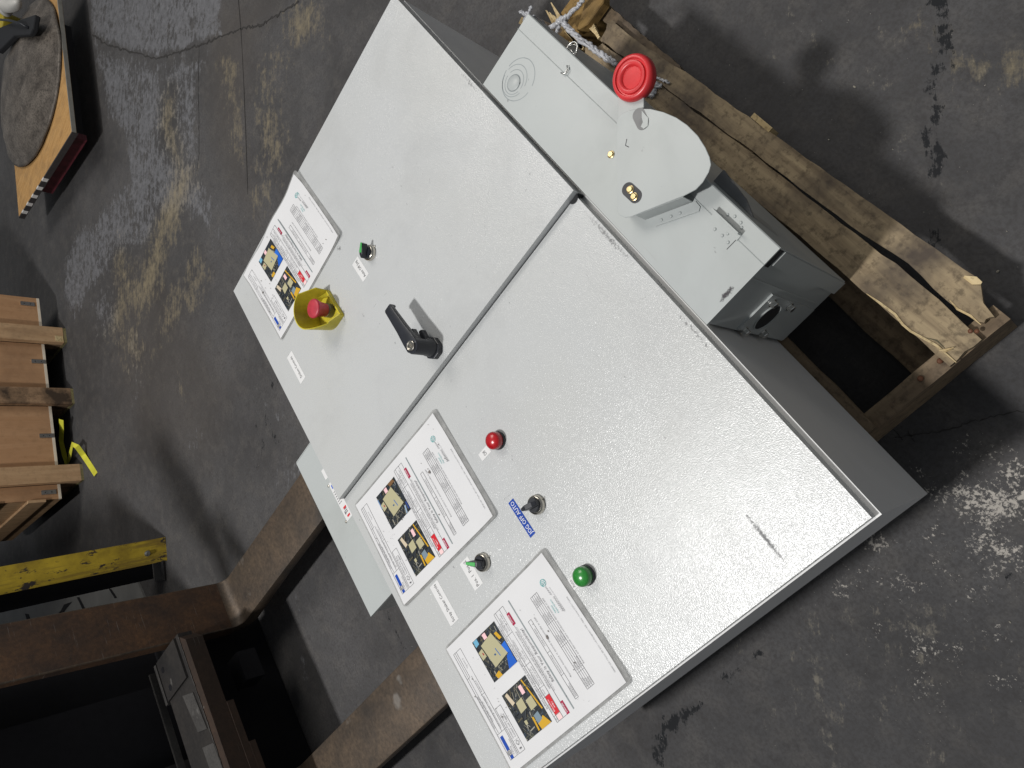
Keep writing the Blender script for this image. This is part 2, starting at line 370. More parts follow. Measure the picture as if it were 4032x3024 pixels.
    mp2=nod(nt,'ShaderNodeMapping'); mp2.inputs['Scale'].default_value=(1.1,4.2,1); nt.links.new(coords(nt,(1,1,1),(0,0,math.radians(38.8))),mp2.inputs['Vector']); streak=noi(nt,mp2.outputs['Vector'],12,8,.80); blot=noi(nt,v,34,8,.80)
    c=mix(nt,ramp(nt,mid,[(.48,0.0),(.70,.40)]),c,(.13,.120,.110)); c=mix(nt,ramp(nt,blot,[(.34,.6),(.47,0.0)]),c,(.045,.041,.04))
    c=mix(nt,ramp(nt,fine,[(.40,.5),(.56,0.0)]),c,(.05,.047,.046))
    # paint flakes streaked along the floor
    def mask(ch,n,lo,hi):
        s=math_(nt,'ADD',at_(ch),math_(nt,'MULTIPLY',math_(nt,'SUBTRACT',n,.5),4.2)); return ramp(nt,s,[(lo,0.0),(hi,1.0)])
    c=mix(nt,math_(nt,'MULTIPLY',at_('brown'),.5),c,(.078,.066,.056))
    lowf=noi(nt,v,7,5,.7); n1=math_(nt,'ADD',math_(nt,'ADD',math_(nt,'MULTIPLY',streak,.42),math_(nt,'MULTIPLY',blot,.30)),math_(nt,'MULTIPLY',lowf,.28))
    c=mix(nt,math_(nt,'MULTIPLY',mask('paint',n1,.50,.72),.85),c,mix(nt,ramp(nt,blot,[(.35,0.0),(.65,1.0)]),(.098,.098,.104),(.178,.180,.194)))
    c=mix(nt,math_(nt,'MULTIPLY',mask('ochre',n1,.45,.95),.74),c,mix(nt,blot,(.18,.15,.095),(.30,.25,.165)))
    wn=noi(nt,v,150,6,.78); wn2=math_(nt,'ADD',math_(nt,'MULTIPLY',wn,.6),math_(nt,'MULTIPLY',noi(nt,v,18,4,.6),.4))
    c=mix(nt,mask('white',wn2,.64,.80),c,(.44,.41,.37))
    c=mix(nt,math_(nt,'MULTIPLY',mask('pale',n1,.5,.75),.6),c,(.26,.235,.19))
    c=mix(nt,mask('black',n1,.50,.60),c,(.016,.017,.019))
    dots=noi(nt,v,210,2,.5); c=mix(nt,ramp(nt,dots,[(.75,0.0),(.775,.7)]),c,(.32,.30,.27))
    nt.links.new(c,p.inputs['Base Color']); p.inputs['Roughness'].default_value=.78; p.inputs['Specular IOR Level'].default_value=.2
    bump(nt,p,math_(nt,'ADD',fine,math_(nt,'MULTIPLY',mid,1.5)),.35,.0012)
    me.materials.append(m); o=bpy.data.objects.new('floor',me); C.objects.link(o); o['kind']='structure'
    # crack and joints: thin dark grooves lying on the slab
    bm=bmesh.new()
    def crack(pts,w0,amp,n=14):
        P=[F(*q,.0012) for q in pts]; out=[]
        for a,b in zip(P,P[1:]):
            for k in range(n):
                q=a.lerp(b,k/n); out.append(q+Vector((random.uniform(-amp,amp),random.uniform(-amp,amp),0)))
        out.append(P[-1]); ribbon(bm,out,[w0*random.uniform(.4,1.5) for _ in out])
    crack([(200,74),(228,95),(270,108),(338,128),(385,112),(430,98),(480,78),(520,62),(562,55),(600,32),(645,3)],.007,.006)
    crack([(513,-20),(520,60),(527,200),(535,420)],.0035,.001,6)
    crack([(1930,945),(2040,930),(2120,905),(2260,878)],.0016,.002)
    crack([(1960,930),(1975,955)],.0015,.001); crack([(1925,922),(1950,950)],.0015,.001)
    crack([(430,98),(428,180),(430,330),(425,370)],.002,.002)
    mc=simple('crack_dirt',(.028,.026,.025),.9); finish('floor_crack',bm,mc,kind='structure')
build_floor()

# ------------------------------------------------------------------ electrical enclosure
DZ=.44                                   # height of the inner door's face
E0=thing('electrical_enclosure','large light grey two-door electrical enclosure lying on its back on the pallet','electrical enclosure',(0,-.38,.14))
bm=bmesh.new(); box(bm,-.6155,.6158,-.7615,.0012,.142,.405); finish('body',bm,M_body,E0,bevel=.004)
bm=bmesh.new()                           # turned-up rain rim round the opening
for a in ((-.6155,.6158,-.0012,.0012),(-.6155,.6158,-.7615,-.7592)): box(bm,a[0],a[1],a[2],a[3],.405,.424)
for a in ((.6138,.6158,-.7592,-.0012),(-.6155,-.6137,-.7592,-.0012)): box(bm,*a,.405,.424)
finish('rain_rim',bm,M_body,E0,bevel=.0015,bseg=1)
bm=bmesh.new(); box(bm,-.6137,.6138,-.7592,-.0012,.405,.4215); finish('gutter',bm,M_body,E0)
bm=bmesh.new(); box(bm,-.613,.006,-.7575,.0,.424,DZ+.012)
dA=finish('door',bm,M_door,E0,bevel=.0065,bseg=4,label='outer door with the black lever handle'); sharp(dA,50)
bm=bmesh.new(); box(bm,.008,.6128,-.7575,-.0060,.420,DZ)
dB=finish('door',bm,M_door,E0,bevel=.0035,bseg=3,label='inner door with the red and green lamps'); sharp(dB,50)
bm=bmesh.new()
for q in (-.60,): box(bm,.0065,.0078,-.757,-.001,.424,DZ-.0005)
finish('door_seam',bm,M_gap,E0)
bm=bmesh.new(); lathe(bm,(.006,-.012,DZ-.006),[(.009,0),(.009,.0066)],16); finish('corner_gap_shade',bm,M_gap,E0)  # black disc paints the shade of the gap under the outer door

# text -> flat glyph meshes
_tc={}
def glyphs(s):
    if s in _tc: return _tc[s]
    cu=bpy.data.curves.new('t','FONT'); cu.body=s; cu.resolution_u=2; cu.size=1
    ob=bpy.data.objects.new('t',cu); C.objects.link(ob); bpy.context.view_layer.update()
    dg=bpy.context.evaluated_depsgraph_get(); me=ob.evaluated_get(dg).to_mesh()
    V=[(v.co.x,v.co.y) for v in me.vertices]; Fc=[tuple(p.vertices) for p in me.polygons]
    ob.evaluated_get(dg).to_mesh_clear(); bpy.data.objects.remove(ob); bpy.data.curves.remove(cu)
    x0=min(v[0] for v in V); x1=max(v[0] for v in V)
    V=[((a-x0)/(x1-x0+1e-9),b) for a,b in V]; _tc[s]=(V,Fc); return _tc[s]
def put_text(bm, s, fn, u0, vb, width, cap, z, mat=0, slant=0):
    """fn maps (u right, v down) to world; cap = cap height"""
    V,Fc=glyphs(s); k=cap/.70
    vs=[bm.verts.new(fn(u0+x*width+slant*y*k, vb-y*k, z)) for x,y in V]
    for f in Fc:
        try: bm.faces.new([vs[i] for i in f]).material_index=mat
        except ValueError: pass

# ---- sticky labels on the doors
def sticker(x0,x1,y0,y1,z,text,mat,ink,cap,w_=None,label=None,parent=None,off=None,nm='name_label'):
    """text runs toward -x; top of text toward -y"""
    bm=bmesh.new(); box(bm,x0,x1,y0,y1,z,z+.0003); o=finish(nm,bm,mat,parent or E0,label=label)
    if text:
        fn=lambda u,v,zz:(x1-u,y0+v,zz); bm=bmesh.new(); W=x1-x0; H=y1-y0; ww=w_ or W*.8; o0=(W-ww)/2 if off is None else off
        put_text(bm,text,fn,o0,H/2+cap/2,ww,cap,z+.0005); t=finish('lettering',bm,ink,parent or E0); t.parent=o
    return o
ZA=DZ+.0121
sticker(-.334,-.256,-.7025,-.680,ZA,'Didion Controls',M_lab,M_ink,.0068,.060,'white paper name label reading Didion Controls')
sticker(-.3155,-.264,-.4224,-.400,ZA,'Auto Off Jog',M_lab,M_ink,.0068,.045,'white paper label reading Auto Off Jog')
sticker(.2734,.3514,-.6655,-.641,DZ+.0001,'Scrap Shaker Controls',M_lab,M_ink,.0068,.073,'white paper name label reading Scrap Shaker Controls')
sticker(.2845,.3375,-.578,-.5542,DZ+.0001,'Pos. 1  Pos. 2',M_lab,M_ink,.0072,.048,'white paper label reading Pos. 1')
sticker(.1728,.187,-.4218,-.396,DZ+.0001,'Off',M_lab,M_ink,.0068,.0085,'small white label reading Off')
sticker(.430,.447,-.4123,-.396,DZ+.0001,'Auto',M_lab,M_inkg,.0055,.013,'small clear label reading Auto')
sticker(.273,.3408,-.4236,-.4105,DZ+.0001,'JOG OFF AUTO',M_blue,M_wht,.0075,.062,'blue label with white letters reading JOG OFF AUTO')

# ---- controls on the doors (parts with sub-parts)
def selector(x,y,z,ang,insert,label):
    bm=bmesh.new(); lathe(bm,(x,y,z),[(.0150,0),(.0156,.0015),(.0154,.006),(.0140,.0085),(.0128,.009),(.0122,.0078)],40)
    o=finish('selector_switch',bm,M_chr,E0,smooth=True,label=label); sharp(o,40)
    bm=bmesh.new(); lathe(bm,(x,y,z),[(.0118,.006),(.0116,.0105),(.0104,.0125)],32); k=finish('knob',bm,M_blk,E0); sharp(k,30); k.parent=o
    d=Vector((math.cos(ang),math.sin(ang),0)); s=Vector((-d.y,d.x,0)); bm=bmesh.new(); P=Vector((x,y,z))
    sec=[(-.0125,.0035,.0125,.0195),(-.006,.0042,.0125,.0235),(.006,.0040,.0125,.0255),(.0155,.0022,.013,.0245)]
    rings=[]
    for t,w2,za,zb in sec:
        rings.append([bm.verts.new(P+d*t+s*a+Vector((0,0,b))) for a,b in ((-w2*1.25,za),(w2*1.25,za),(w2,zb),(-w2,zb))])
    for a,b in zip(rings,rings[1:]):
        for i in range(4): bm.faces.new([a[i],a[(i+1)%4],b[(i+1)%4],b[i]])
    bm.faces.new(list(reversed(rings[0]))); bm.faces.new(rings[-1]); bmesh.ops.recalc_face_normals(bm,faces=bm.faces)
    g=finish('grip',bm,M_blk,E0,bevel=.0008); g.parent=o
    if insert:
        bm=bmesh.new()
        vs=[bm.verts.new(P+d*t+s*a+Vector((0,0,b))) for t,a,b in ((-.003,-.0034,.0250),(-.003,.0034,.0250),(.0158,.0021,.0262),(.0158,-.0021,.0262))]
        vt=[bm.verts.new(P+d*t+s*a+Vector((0,0,b))) for t,a,b in ((.0164,-.0021,.0262),(.0164,.0021,.0262),(.0164,.0021,.0165),(.0164,-.0021,.0165))]
        vl=[bm.verts.new(P+d*t+s*a+Vector((0,0,b))) for t,a,b in ((-.002,.0041,.0248),(.0158,.0027,.0258),(.0158,.0036,.0175),(-.002,.0050,.0190))]
        bm.faces.new(vs); bm.faces.new(vt); bm.faces.new(vl); g=finish('insert',bm,M_grn,E0); g.parent=o
    bm=bmesh.new(); t=Vector((x,y,0))+Vector((0,.0165,0)); box(bm,x-.0012,x+.0012,y+.0150,y+.0195,z,z+.0015); n=finish('locating_tab',bm,M_zinc,E0); n.parent=o
selector(-.2895,-.3705,ZA-.0001,math.atan2(-.8,.58)+PI,True,'selector switch with green insert beside the Auto Off Jog label')
selector(.3107,-.3778,DZ,math.atan2(-.97,-.25),False,'all-black selector switch beside the blue label')
selector(.3126,-.5305,DZ,math.atan2(-.75,-.66),True,'selector switch with green insert beside the Pos. 1 label')
def pilot(x,y,m,label):
    bm=bmesh.new(); lathe(bm,(x,y,DZ),[(.0152,0),(.0156,.001),(.0154,.004),(.0143,.0055)],40); o=finish('pilot_light',bm,M_blk,E0,label=label); sharp(o,40)
    pr=[(.0142,.0055),(.0148,.006),(.0148,.0125),(.0146,.0140)]+[(.0146*math.cos(a),.0140+.0088*math.sin(a)) for a in [i*PI/2/10 for i in range(1,10)]]+[(0,.0228)]
    bm=bmesh.new(); lathe(bm,(x,y,DZ),pr,40); l=finish('lens',bm,m,E0,smooth=True); l.parent=o
pilot(.1838,-.3722,M_lr,'red domed pilot light beside the Off label'); pilot(.4430,-.3745,M_lg,'green domed pilot light beside the Auto label')
# emergency stop
ex,ey,ez=-.2955,-.5305,ZA-.0001
def ustop():
    r=.0375; path=[]                 # U path open toward +y
    for i in range(5): path.append((ex-r,-.5055-(.025)*i/5,i/5))
    for i in range(25): a=PI+PI*i/24; path.append((ex+r*math.cos(a),ey+r*math.sin(a),1.0))
    for i in range(5): path.append((ex+r,ey+.025*(i+1)/5,1-(i+1)/5))
    def hh(t,side,i):
        if t>=1:
            return .060
        return .060*(t**.6)*.9+.006 if side<0 else .012+.048*max(0,(t-.2)/.8)**2
    bm=bmesh.new(); O=[];I=[]
    for i,(x,y,t) in enumerate(path):
        side=-1 if x<ex else 1; h=hh(t,side,i); 
        if t>=1:
            a=math.atan2(y-ey,x-ex); u=(a+PI)%(2*PI)/PI          # 0 at far side, 1 at near side
            h=.061-.004*u-(.030*max(0,(u-.72)/.28)**1.6)
            fl=1.10
        else: fl=1.0+.10*t; h=.032+.029*t if side<0 else .031-.017*(1-t)
        cx=ex; nx_=(x-cx); ny_=(y-ey) if t>=1 else 0; L=math.hypot(nx_,ny_) or 1
        ox_,oy_=nx_/L*.0045*(h/.06),ny_/L*.0045*(h/.06)
        O.append([bm.verts.new((x,y,ez)),bm.verts.new((x+ox_,y+oy_,ez+h))])
        I.append([bm.verts.new((x-nx_/L*.0022,y-ny_/L*.0022,ez)),bm.verts.new((x+ox_-nx_/L*.0022,y+oy_-ny_/L*.0022,ez+h))])
    for i in range(len(path)-1):
        bm.faces.new([O[i][0],O[i+1][0],O[i+1][1],O[i][1]]); bm.faces.new([I[i+1][0],I[i][0],I[i][1],I[i+1][1]]); bm.faces.new([O[i][1],O[i+1][1],I[i+1][1],I[i][1]])
    for i in (0,len(path)-1): bm.faces.new([O[i][0],O[i][1],I[i][1],I[i][0]])
    bmesh.ops.recalc_face_normals(bm,faces=bm.faces); return bm
o=finish('emergency_stop',ustop(),M_yel,E0,label='red mushroom stop button in a yellow U-shaped guard'); sharp(o,40)
bm=bmesh.new(); pts=[(ex-.0375,-.505),(ex-.0375,ey)]+[(ex+.0375*math.cos(PI+PI*i/16),ey+.0375*math.sin(PI+PI*i/16)) for i in range(1,16)]+[(ex+.0375,ey),(ex+.0375,-.505)]
prism(bm,pts,ez,ez+.004); g=finish('guard_base',bm,M_yel,E0); g.parent=o
bm=bmesh.new(); 
for sx in (-1,1):
    a=[(ex+sx*.0350,-.507,ez+.004),(ex+sx*.0350,ey+.004,ez+.004),(ex+sx*.0350,ey+.004,ez+.018),(ex+sx*.020,-.507,ez+.004)]
    vs=[bm.verts.new(q) for q in a]; bm.faces.new([vs[0],vs[1],vs[2]]); bm.faces.new([vs[0],vs[2],vs[3]]); bm.faces.new([vs[1],vs[3],vs[2]])
box(bm,ex-.034,ex+.034,-.5085,-.5055,ez+.004,ez+.009)
g=finish('guard_web',bm,M_yel,E0); g.parent=o
bm=bmesh.new(); lathe(bm,(ex+.002,ey+.004,ez),[(.0145,.004),(.0145,.016),(.0125,.018)],32); g=finish('collar',bm,simple('smoky_collar',(.16,.14,.06),.3),E0); sharp(g,40); g.parent=o
bm=bmesh.new(); lathe(bm,(ex+.002,ey+.004,ez),[(.0128,.016),(.0138,.022),(.0165,.036),(.0192,.042),(.0198,.0445),(.0190,.0465),(.0165,.0478),(0,.0482)],40); g=finish('button',bm,M_btn,E0,smooth=True); sharp(g,50); g.parent=o
# lever handle
hx,hy,hz=-.0265,-.3685,ZA-.0001
bm=bmesh.new(); pts=[(hx+.0195*math.cos(PI/8+i*PI/4)*1.12,hy+.0195*math.sin(PI/8+i*PI/4)) for i in range(8)]; prism(bm,pts,hz,hz+.010)
o=finish('door_handle',bm,M_blk,E0,bevel=.0015,label='black lever handle with a chrome lock')
bm=bmesh.new(); lathe(bm,(hx,hy,hz),[(.0165,.009),(.0155,.020),(.0142,.024),(.0142,.052),(.0134,.054)],36); g=finish('hub',bm,M_blk,E0); sharp(g,35); g.parent=o
bm=bmesh.new()
L=[(0.002,.0146),(-.018,.0138),(-.045,.0112),(-.085,.0098),(-.0955,.0094)]
def lev(z0,z1,zt0):
    T=[];B=[]
    for i,(dx,w2) in enumerate(L):
        for s_ in (1,-1): pass
        T.append([bm.verts.new((hx+dx,hy-.001+s_*w2,hz+z1)) for s_ in (1,-1)]); B.append([bm.verts.new((hx+dx,hy-.001+s_*w2,hz+z0+(zt0 if i>2 else 0))) for s_ in (1,-1)])
    for i in range(len(L)-1):
        bm.faces.new([T[i][0],T[i+1][0],T[i+1][1],T[i][1]]); bm.faces.new([B[i][1],B[i+1][1],B[i+1][0],B[i][0]])
        bm.faces.new([B[i][0],B[i+1][0],T[i+1][0],T[i][0]]); bm.faces.new([T[i][1],T[i+1][1],B[i+1][1],B[i][1]])
    bm.faces.new([T[-1][0],B[-1][0],B[-1][1],T[-1][1]]); bm.faces.new([T[0][1],B[0][1],B[0][0],T[0][0]])
lev(.043,.0545,.002); box(bm,hx-.0985,hx-.0925,hy-.0102,hy+.0082,hz+.040,hz+.0535)
bmesh.ops.recalc_face_normals(bm,faces=bm.faces); g=finish('lever',bm,M_blk,E0,bevel=.002,bseg=2); sharp(g,40); g.parent=o
bm=bmesh.new()
for s_ in (0,1):                       # padlock wings
    z0,z1=((.008,.020),(.030,.041))[s_]; prism(bm,[(hx-.008,hy+.008),(hx-.034,hy+.011),(hx-.036,hy+.004),(hx-.030,hy+.001),(hx-.010,hy-.002)],hz+z0,hz+z1)
g=finish('hasp_wing',bm,M_blk,E0,bevel=.001,bseg=1); g.parent=o
bm=bmesh.new(); lathe(bm,(hx-.001,hy-.001,hz),[(.0092,.053),(.0092,.0566),(.0082,.0572),(.0060,.0566),(.0058,.0555)],28); box(bm,hx-.0052,hx+.0042,hy-.0017,hy-.0003,hz+.0556,hz+.0572)
g=finish('lock_barrel',bm,M_chr,E0); sharp(g,40); g.parent=o
def scuff_mat():
    m,nt,p=NT('rub_mark'); p.inputs['Base Color'].default_value=(.16,.16,.165,1); p.inputs['Roughness'].default_value=.6
    nt.links.new(ramp(nt,noi(nt,coords(nt),420,3,.6),[(.44,0.0),(.66,.55)]),p.inputs['Alpha']); return m
M_scuff=scuff_mat()
# scuffs on the doors: thin dark rub marks
bm=bmesh.new()
def scuff(pts,wd,z=DZ+.0002,n=26,am=.0008):
    P=[at(*q,z) for q in pts]; out=[]
    for a,b in zip(P,P[1:]):
        for k in range(n): out.append(a.lerp(b,k/n)+Vector((random.uniform(-am,am),random.uniform(-am,am),0)))
    for i in range(0,len(out)-3,3):
        if random.random()<.72: ribbon(bm,out[i:i+3],wd*random.uniform(.4,1.3))
pass
scuff([(1930,720),(1905,860),(1915,960)],.0010,DZ+.0125,14); scuff([(2060,1245),(2150,1150)],.0004,DZ+.0125,10)
scuff([(1470,1210),(1550,1120)],.0006,DZ+.0125,12); scuff([(2480,1190),(2550,1170)],.0007); scuff([(2300,1060),(2330,1120)],.0005)
scuff([(1985,1965),(2030,1930)],.0010,DZ+.0002,10); scuff([(2050,2560),(2085,2590)],.0006)
scuff([(1640,640),(1655,690)],.0009,DZ+.0125,10); scuff([(1870,1010),(1882,1100)],.0005,DZ+.0125,10); scuff([(1690,700),(1700,760)],.0012,DZ+.0125,5,.002)
for q in [(1600,800),(1610,810),(1770,880),(1860,1180),(1500,700),(1450,650),(2005,1190),(2080,1420),(1900,1250),(2640,1180),(2455,1480),(2350,1400),(1770,1680),(1990,1640)]:
    z=DZ+.0125 if q[0]+q[1]<2950 else DZ+.0002
    scuff([q,(q[0]+random.uniform(4,14),q[1]+random.uniform(8,18))],.0009,z,4,.0004)
finish('scuff_marks',bm,M_scuff,E0,kind='stuff')

# ------------------------------------------------------------------ laminated sheets
POSE=[(-0.61469, 0.40857, -0.03667), (0.046, 0.44405, 0.03176), (0.36741, 0.40883, -0.01253)]
def lin(r,g,b): return tuple((c/255)**2.2 for c in (r,g,b))
def sheet(idx, label, variant, curl):
    ax_,ay_,th=POSE[idx]; c_,s_=math.cos(th),math.sin(th); z0=DZ+(.0123 if idx==0 else .0003)
    W,H=9.0,11.5
    def zz(u,v):
        e=min(u,v,W-u,H-v)
        z=.0009+curl*.0005*math.sin(u*.9+idx)*math.sin(v*.7+idx*2)**2
        for (cu_,cv_,a) in ((0,H,.006),(W,0,.002),(0,0,.002),(W,H,.005)):
            d=math.hypot(u-cu_,v-cv_); z+=curl*a*max(0,1-d/2.2)**2
        if idx==0: z+=.0035*max(0,1-abs(u-8.9)/1.2)*(.5+.5*math.sin(v*1.3))
        return z
    def fn(u,v,dz=0):
        L0,L1=(W-u)*.0254,(H-v)*.0254
        x=c_*L0-s_*L1+ax_; y=s_*L0+c_*L1+ay_
        # door frame (x, y-down) -> world
        return Vector((x,-y,z0+zz(u,v)+dz))
    cen=fn(W/2,H/2); T=thing('laminated_sheet',label,'sign',cen,'laminated lockout sheets lying on the enclosure doors')
    def grid(u0,u1,v0,v1,dz,r,n=24,rad=.0):
        bm=bmesh.new(); G=[]
        for i in range(n+1):
            row=[]
            for j in range(n+1):
                u=u0+(u1-u0)*i/n; v=v0+(v1-v0)*j/n
                if rad:
                    cu_=min(max(u,u0+rad),u1-rad); cv_=min(max(v,v0+rad),v1-rad); d=math.hypot(u-cu_,v-cv_)
                    if d>rad: u=cu_+(u-cu_)*rad/d; v=cv_+(v-cv_)*rad/d
                row.append(bm.verts.new(fn(u,v,dz)))
            G.append(row)
        for i in range(n):
            for j in range(n): bm.faces.new([G[i][j],G[i][j+1],G[i+1][j+1],G[i+1][j]])
        bmesh.ops.recalc_face_normals(bm,faces=bm.faces)
        if bm.faces[0].normal.z<0: bmesh.ops.reverse_faces(bm,faces=bm.faces)
        return bm
    bm=grid(0,W,0,H,0,0,40,.28); ex_=bmesh.ops.extrude_face_region(bm,geom=list(bm.faces)); vs=[g for g in ex_['geom'] if isinstance(g,bmesh.types.BMVert)]
    bmesh.ops.translate(bm,verts=vs,vec=(0,0,.0006)); finish('pouch',bm,M_pouch,T,smooth=False)
    finish('page',grid(.17,8.83,.13,11.12,.0009,0,30),M_paper,T,smooth=True)
    # --- colour prints
    bm=bmesh.new(); cl=bm.loops.layers.float_color.new('col')
    def pol(pts,col,dz=.0012):
        # split long edges so that the print follows the sheet
        vs=[bm.verts.new(fn(u,v,dz)) for u,v in pts]; f=bm.faces.new(vs)
        f.normal_update()
        if f.normal.z<0: f.normal_flip()
        for l in f.loops: l[cl]=(*col,1)
    def rect(u0,u1,v0,v1,col,dz=.0012): pol([(u0,v0),(u1,v0),(u1,v1),(u0,v1)],col,dz)
    def gl(u0,u1,v,t=.02,col=lin(90,90,92)): rect(min(u0,u1),max(u0,u1),v-t/2,v+t/2,col,.00125)
    def vl(u,v0,v1,t=.02,col=lin(90,90,92)): rect(u-t/2,u+t/2,v0,v1,col,.00125)
    def fr(u0,u1,v0,v1,t=.022): gl(u0,u1,v0,t); gl(u0,u1,v1,t); vl(u0,v0,v1,t); vl(u1,v0,v1,t)
    blue=lin(35,75,165); red=lin(205,40,50); dred=lin(165,30,70)
    fr(.85,8.2,.45,1.27); gl(2.55,8.2,.62); vl(2.5,.45,1.27); vl(6.35,.45,.78); gl(6.35,8.2,.78); vl(5.0,.85,1.27); gl(2.5,6.35,.95)
    rect(1.38,2.3,.55,.82,blue); rect(.86,1.08,.55,.82,blue)
    fr(.83,3.78,1.38,1.95); vl(1.6,1.38,1.95,.01)
    def clip(q,u0,u1,v0,v1): return [(min(max(a,u0),u1),min(max(b,v0),v1)) for a,b in q]
    def photo(u0,u1,v0,v1,kind):
        w_,h_=u1-u0,v1-v0; rr=random.Random(40+kind)
        rect(u0,u1,v0,v1,lin(46,50,54),.0012)
        def q(pts,col,dz): pol([(u0+a*w_,v0+b*h_) for a,b in pts],col,dz+(.0003 if dz>=.0016 else 0))
        k=0
        for _ in range(170):
            a,b=rr.random(),rr.random(); l=rr.uniform(.04,.22); t=rr.uniform(.008,.032); an=rr.choice([.1,.9,1.5,2.6,.4]); dx,dy=math.cos(an)*l,math.sin(an)*l; nx_,ny_=-math.sin(an)*t,math.cos(an)*t
            P=[(a,b),(a+dx,b+dy),(a+dx+nx_,b+dy+ny_),(a+nx_,b+ny_)]; P=[(min(max(x,0),1),min(max(y,0),1)) for x,y in P]
            col=rr.choice([lin(30,34,38),lin(72,76,78),lin(120,118,105),lin(95,88,70),lin(150,148,138),lin(58,72,88),lin(20,22,26),lin(80,82,70)])
            try: q(P,col,.0013+k*.0000015); k+=1
            except ValueError: pass
        cream=lin(178,172,138); yl=lin(205,160,45)
        if kind==0:      # far view with panels, rail and floor
            q([(.48,.28),(.70,.30),(.72,.55),(.50,.54)],cream,.0016); q([(.40,.62),(.62,.62),(.63,.85),(.41,.86)],cream,.0016)
            q([(.25,.24),(.33,.24),(.33,.33),(.25,.33)],cream,.0016); q([(.30,.93),(.98,.80),(.98,.84),(.30,.975)],yl,.00165)
            q([(.0,.62),(.13,.60),(.20,.86),(.0,.98)],yl,.0016); q([(.02,.50),(.30,.52),(.28,.58),(.02,.55)],yl,.0016)
            q([(.12,.60),(.30,.60),(.32,.78),(.16,.80)],lin(120,138,150),.0016); q([(.70,.16),(.95,.10),(.97,.20),(.72,.28)],lin(205,190,165),.0016)
            q([(.74,.62),(.92,.62),(.92,.74),(.74,.74)],lin(238,196,200),.0017)
        else:
            q([(.22,.30),(.80,.22),(.86,.72),(.28,.88)],cream,.0016); q([(.52,.05),(.72,.03),(.74,.20),(.54,.22)],cream,.00165)
            q([(.60,.14),(.66,.13),(.66,.17),(.60,.18)],lin(160,60,60),.0017); q([(.42,.47),(.46,.46),(.46,.52),(.42,.53)],lin(60,90,130),.0017); q([(.34,.62),(.54,.58),(.545,.605),(.345,.645)],lin(70,110,170),.0017)
            q([(.84,.42),(.97,.42),(.97,.55),(.84,.55)],lin(240,196,200),.0017)
            if variant: 
                q([(.0,.66),(.24,.80),(.30,.99),(.0,.99)],lin(30,92,190),.0016); q([(.28,.88),(.50,.82),(.52,.99),(.28,.99)],lin(40,105,205),.0016)
                q([(.0,.20),(.10,.16),(.13,.34),(.0,.38)],yl,.0016); q([(.62,.86),(.80,.80),(.80,.90),(.62,.96)],yl,.0016); q([(.84,.05),(.99,.05),(.99,.2),(.86,.2)],lin(110,170,200),.0016)
            else:
                q([(.0,.78),(.2,.84),(.2,.9),(.0,.84)],lin(150,170,190),.0016); q([(.05,.93),(.25,.93),(.25,.99),(.05,.99)],lin(50,70,130),.0016)
                q([(.62,.0),(.9,.0),(.9,.04),(.62,.04)],lin(110,140,180),.0016); q([(.88,.7),(.99,.65),(.99,.9),(.9,.95)],lin(120,90,60),.0016)
    photo(1.07,4.12,2.43,4.97,0); photo(5.03,7.9,2.44,5.02,1)
    fr(.84,8.2,5.27,6.27); gl(.84,8.2,5.45); gl(.84,8.2,5.88); 
    for u in (1.2,2.38,2.95,4.5,6.6): vl(u,5.27,5.88)
    rect(1.22,2.38,5.43,5.88,red); rect(.86,1.18,5.5,5.86,lin(240,205,205))
    rect(6.82,7.65,6.20,6.47,dred,.0013); rect(.82,1.62,6.25,6.50,dred,.0013)
    rect(.84,8.2,6.85,6.95,lin(140,148,150))
    fr(1.19,6.35,7.38,7.66); 
    for u in (2.7,4.2): vl(u,7.38,7.66)
    fr(1.19,7.31,8.50,9.14)
    for v in (8.66,8.82,8.98): gl(1.19,7.31,v,.016)
    for u in (2.2,3.9,5.4,6.6): vl(u,8.50,9.14,.016)
    finish('colour_print',bm,M_print,T)
    # --- lettering
    bm=bmesh.new(); F2=lambda u,v,z: fn(u,v,.0022)
    def tx(s,u,v,wd,cap,m=0,sl=0): put_text(bm,s,F2,u,v,wd,cap,0,m,sl)
    tx('LOCKOUT-TAGOUT PROCEDURE',2.9,.58,2.2,.10); tx('OSHA CFR 1910.147',3.3,.74,1.4,.09); 
    tx(('Didion Shakeout Controls','Scrap Shaker Controls','Chain Discharge Shaker Conveyor')[idx],2.7,1.08,2.2,.10); tx('Equipment #',5.15,1.12,.8,.08); tx('Version 2',6.9,1.05,.7,.08); tx('Casting',1.0,1.0,.5,.09); tx('Casting Division',.9,1.2,1.0,.08)
    tx('Isolation Point to be',1.75,1.60,1.55,.11); tx('Locked and Tagged',1.75,1.82,1.5,.11); tx('1',1.0,1.78,.09,.16)
    tx('ALWAYS PERFORM A MACHINE STOP BEFORE LOCKING OUT DISCONNECTS',1.75,5.20,5.7,.115)
    tx('ID',.95,5.41,.14,.08); tx('Source',1.45,5.41,.5,.08); tx('Device',2.5,5.41,.35,.07); tx('Location',3.3,5.41,.6,.07); tx('Method to be used',5.0,5.41,1.0,.07); tx('Check',7.0,5.41,.5,.07)
    tx('Panel',2.5,5.62,.3,.07); tx('Disconnect is on',3.1,5.60,1.1,.08); tx('north side of panel',3.05,5.78,1.2,.08); tx('Turn OFF disconnect',4.7,5.60,1.5,.08); tx('Lock out',4.75,5.78,.6,.08); tx('Verify zero',6.75,5.60,1.0,.08); tx('energy at start',6.75,5.78,1.2,.08)
    tx('OPENING A GUARD DOES NOT CONSTITUTE A LOCKOUT',2.55,6.20,3.9,.11)
    tx('Any person who does not follow these rules may be disciplined',2.3,6.40,4.3,.06)
    tx('Safety Is Your Responsibility!',2.72,6.72,3.6,.19,0,.18)
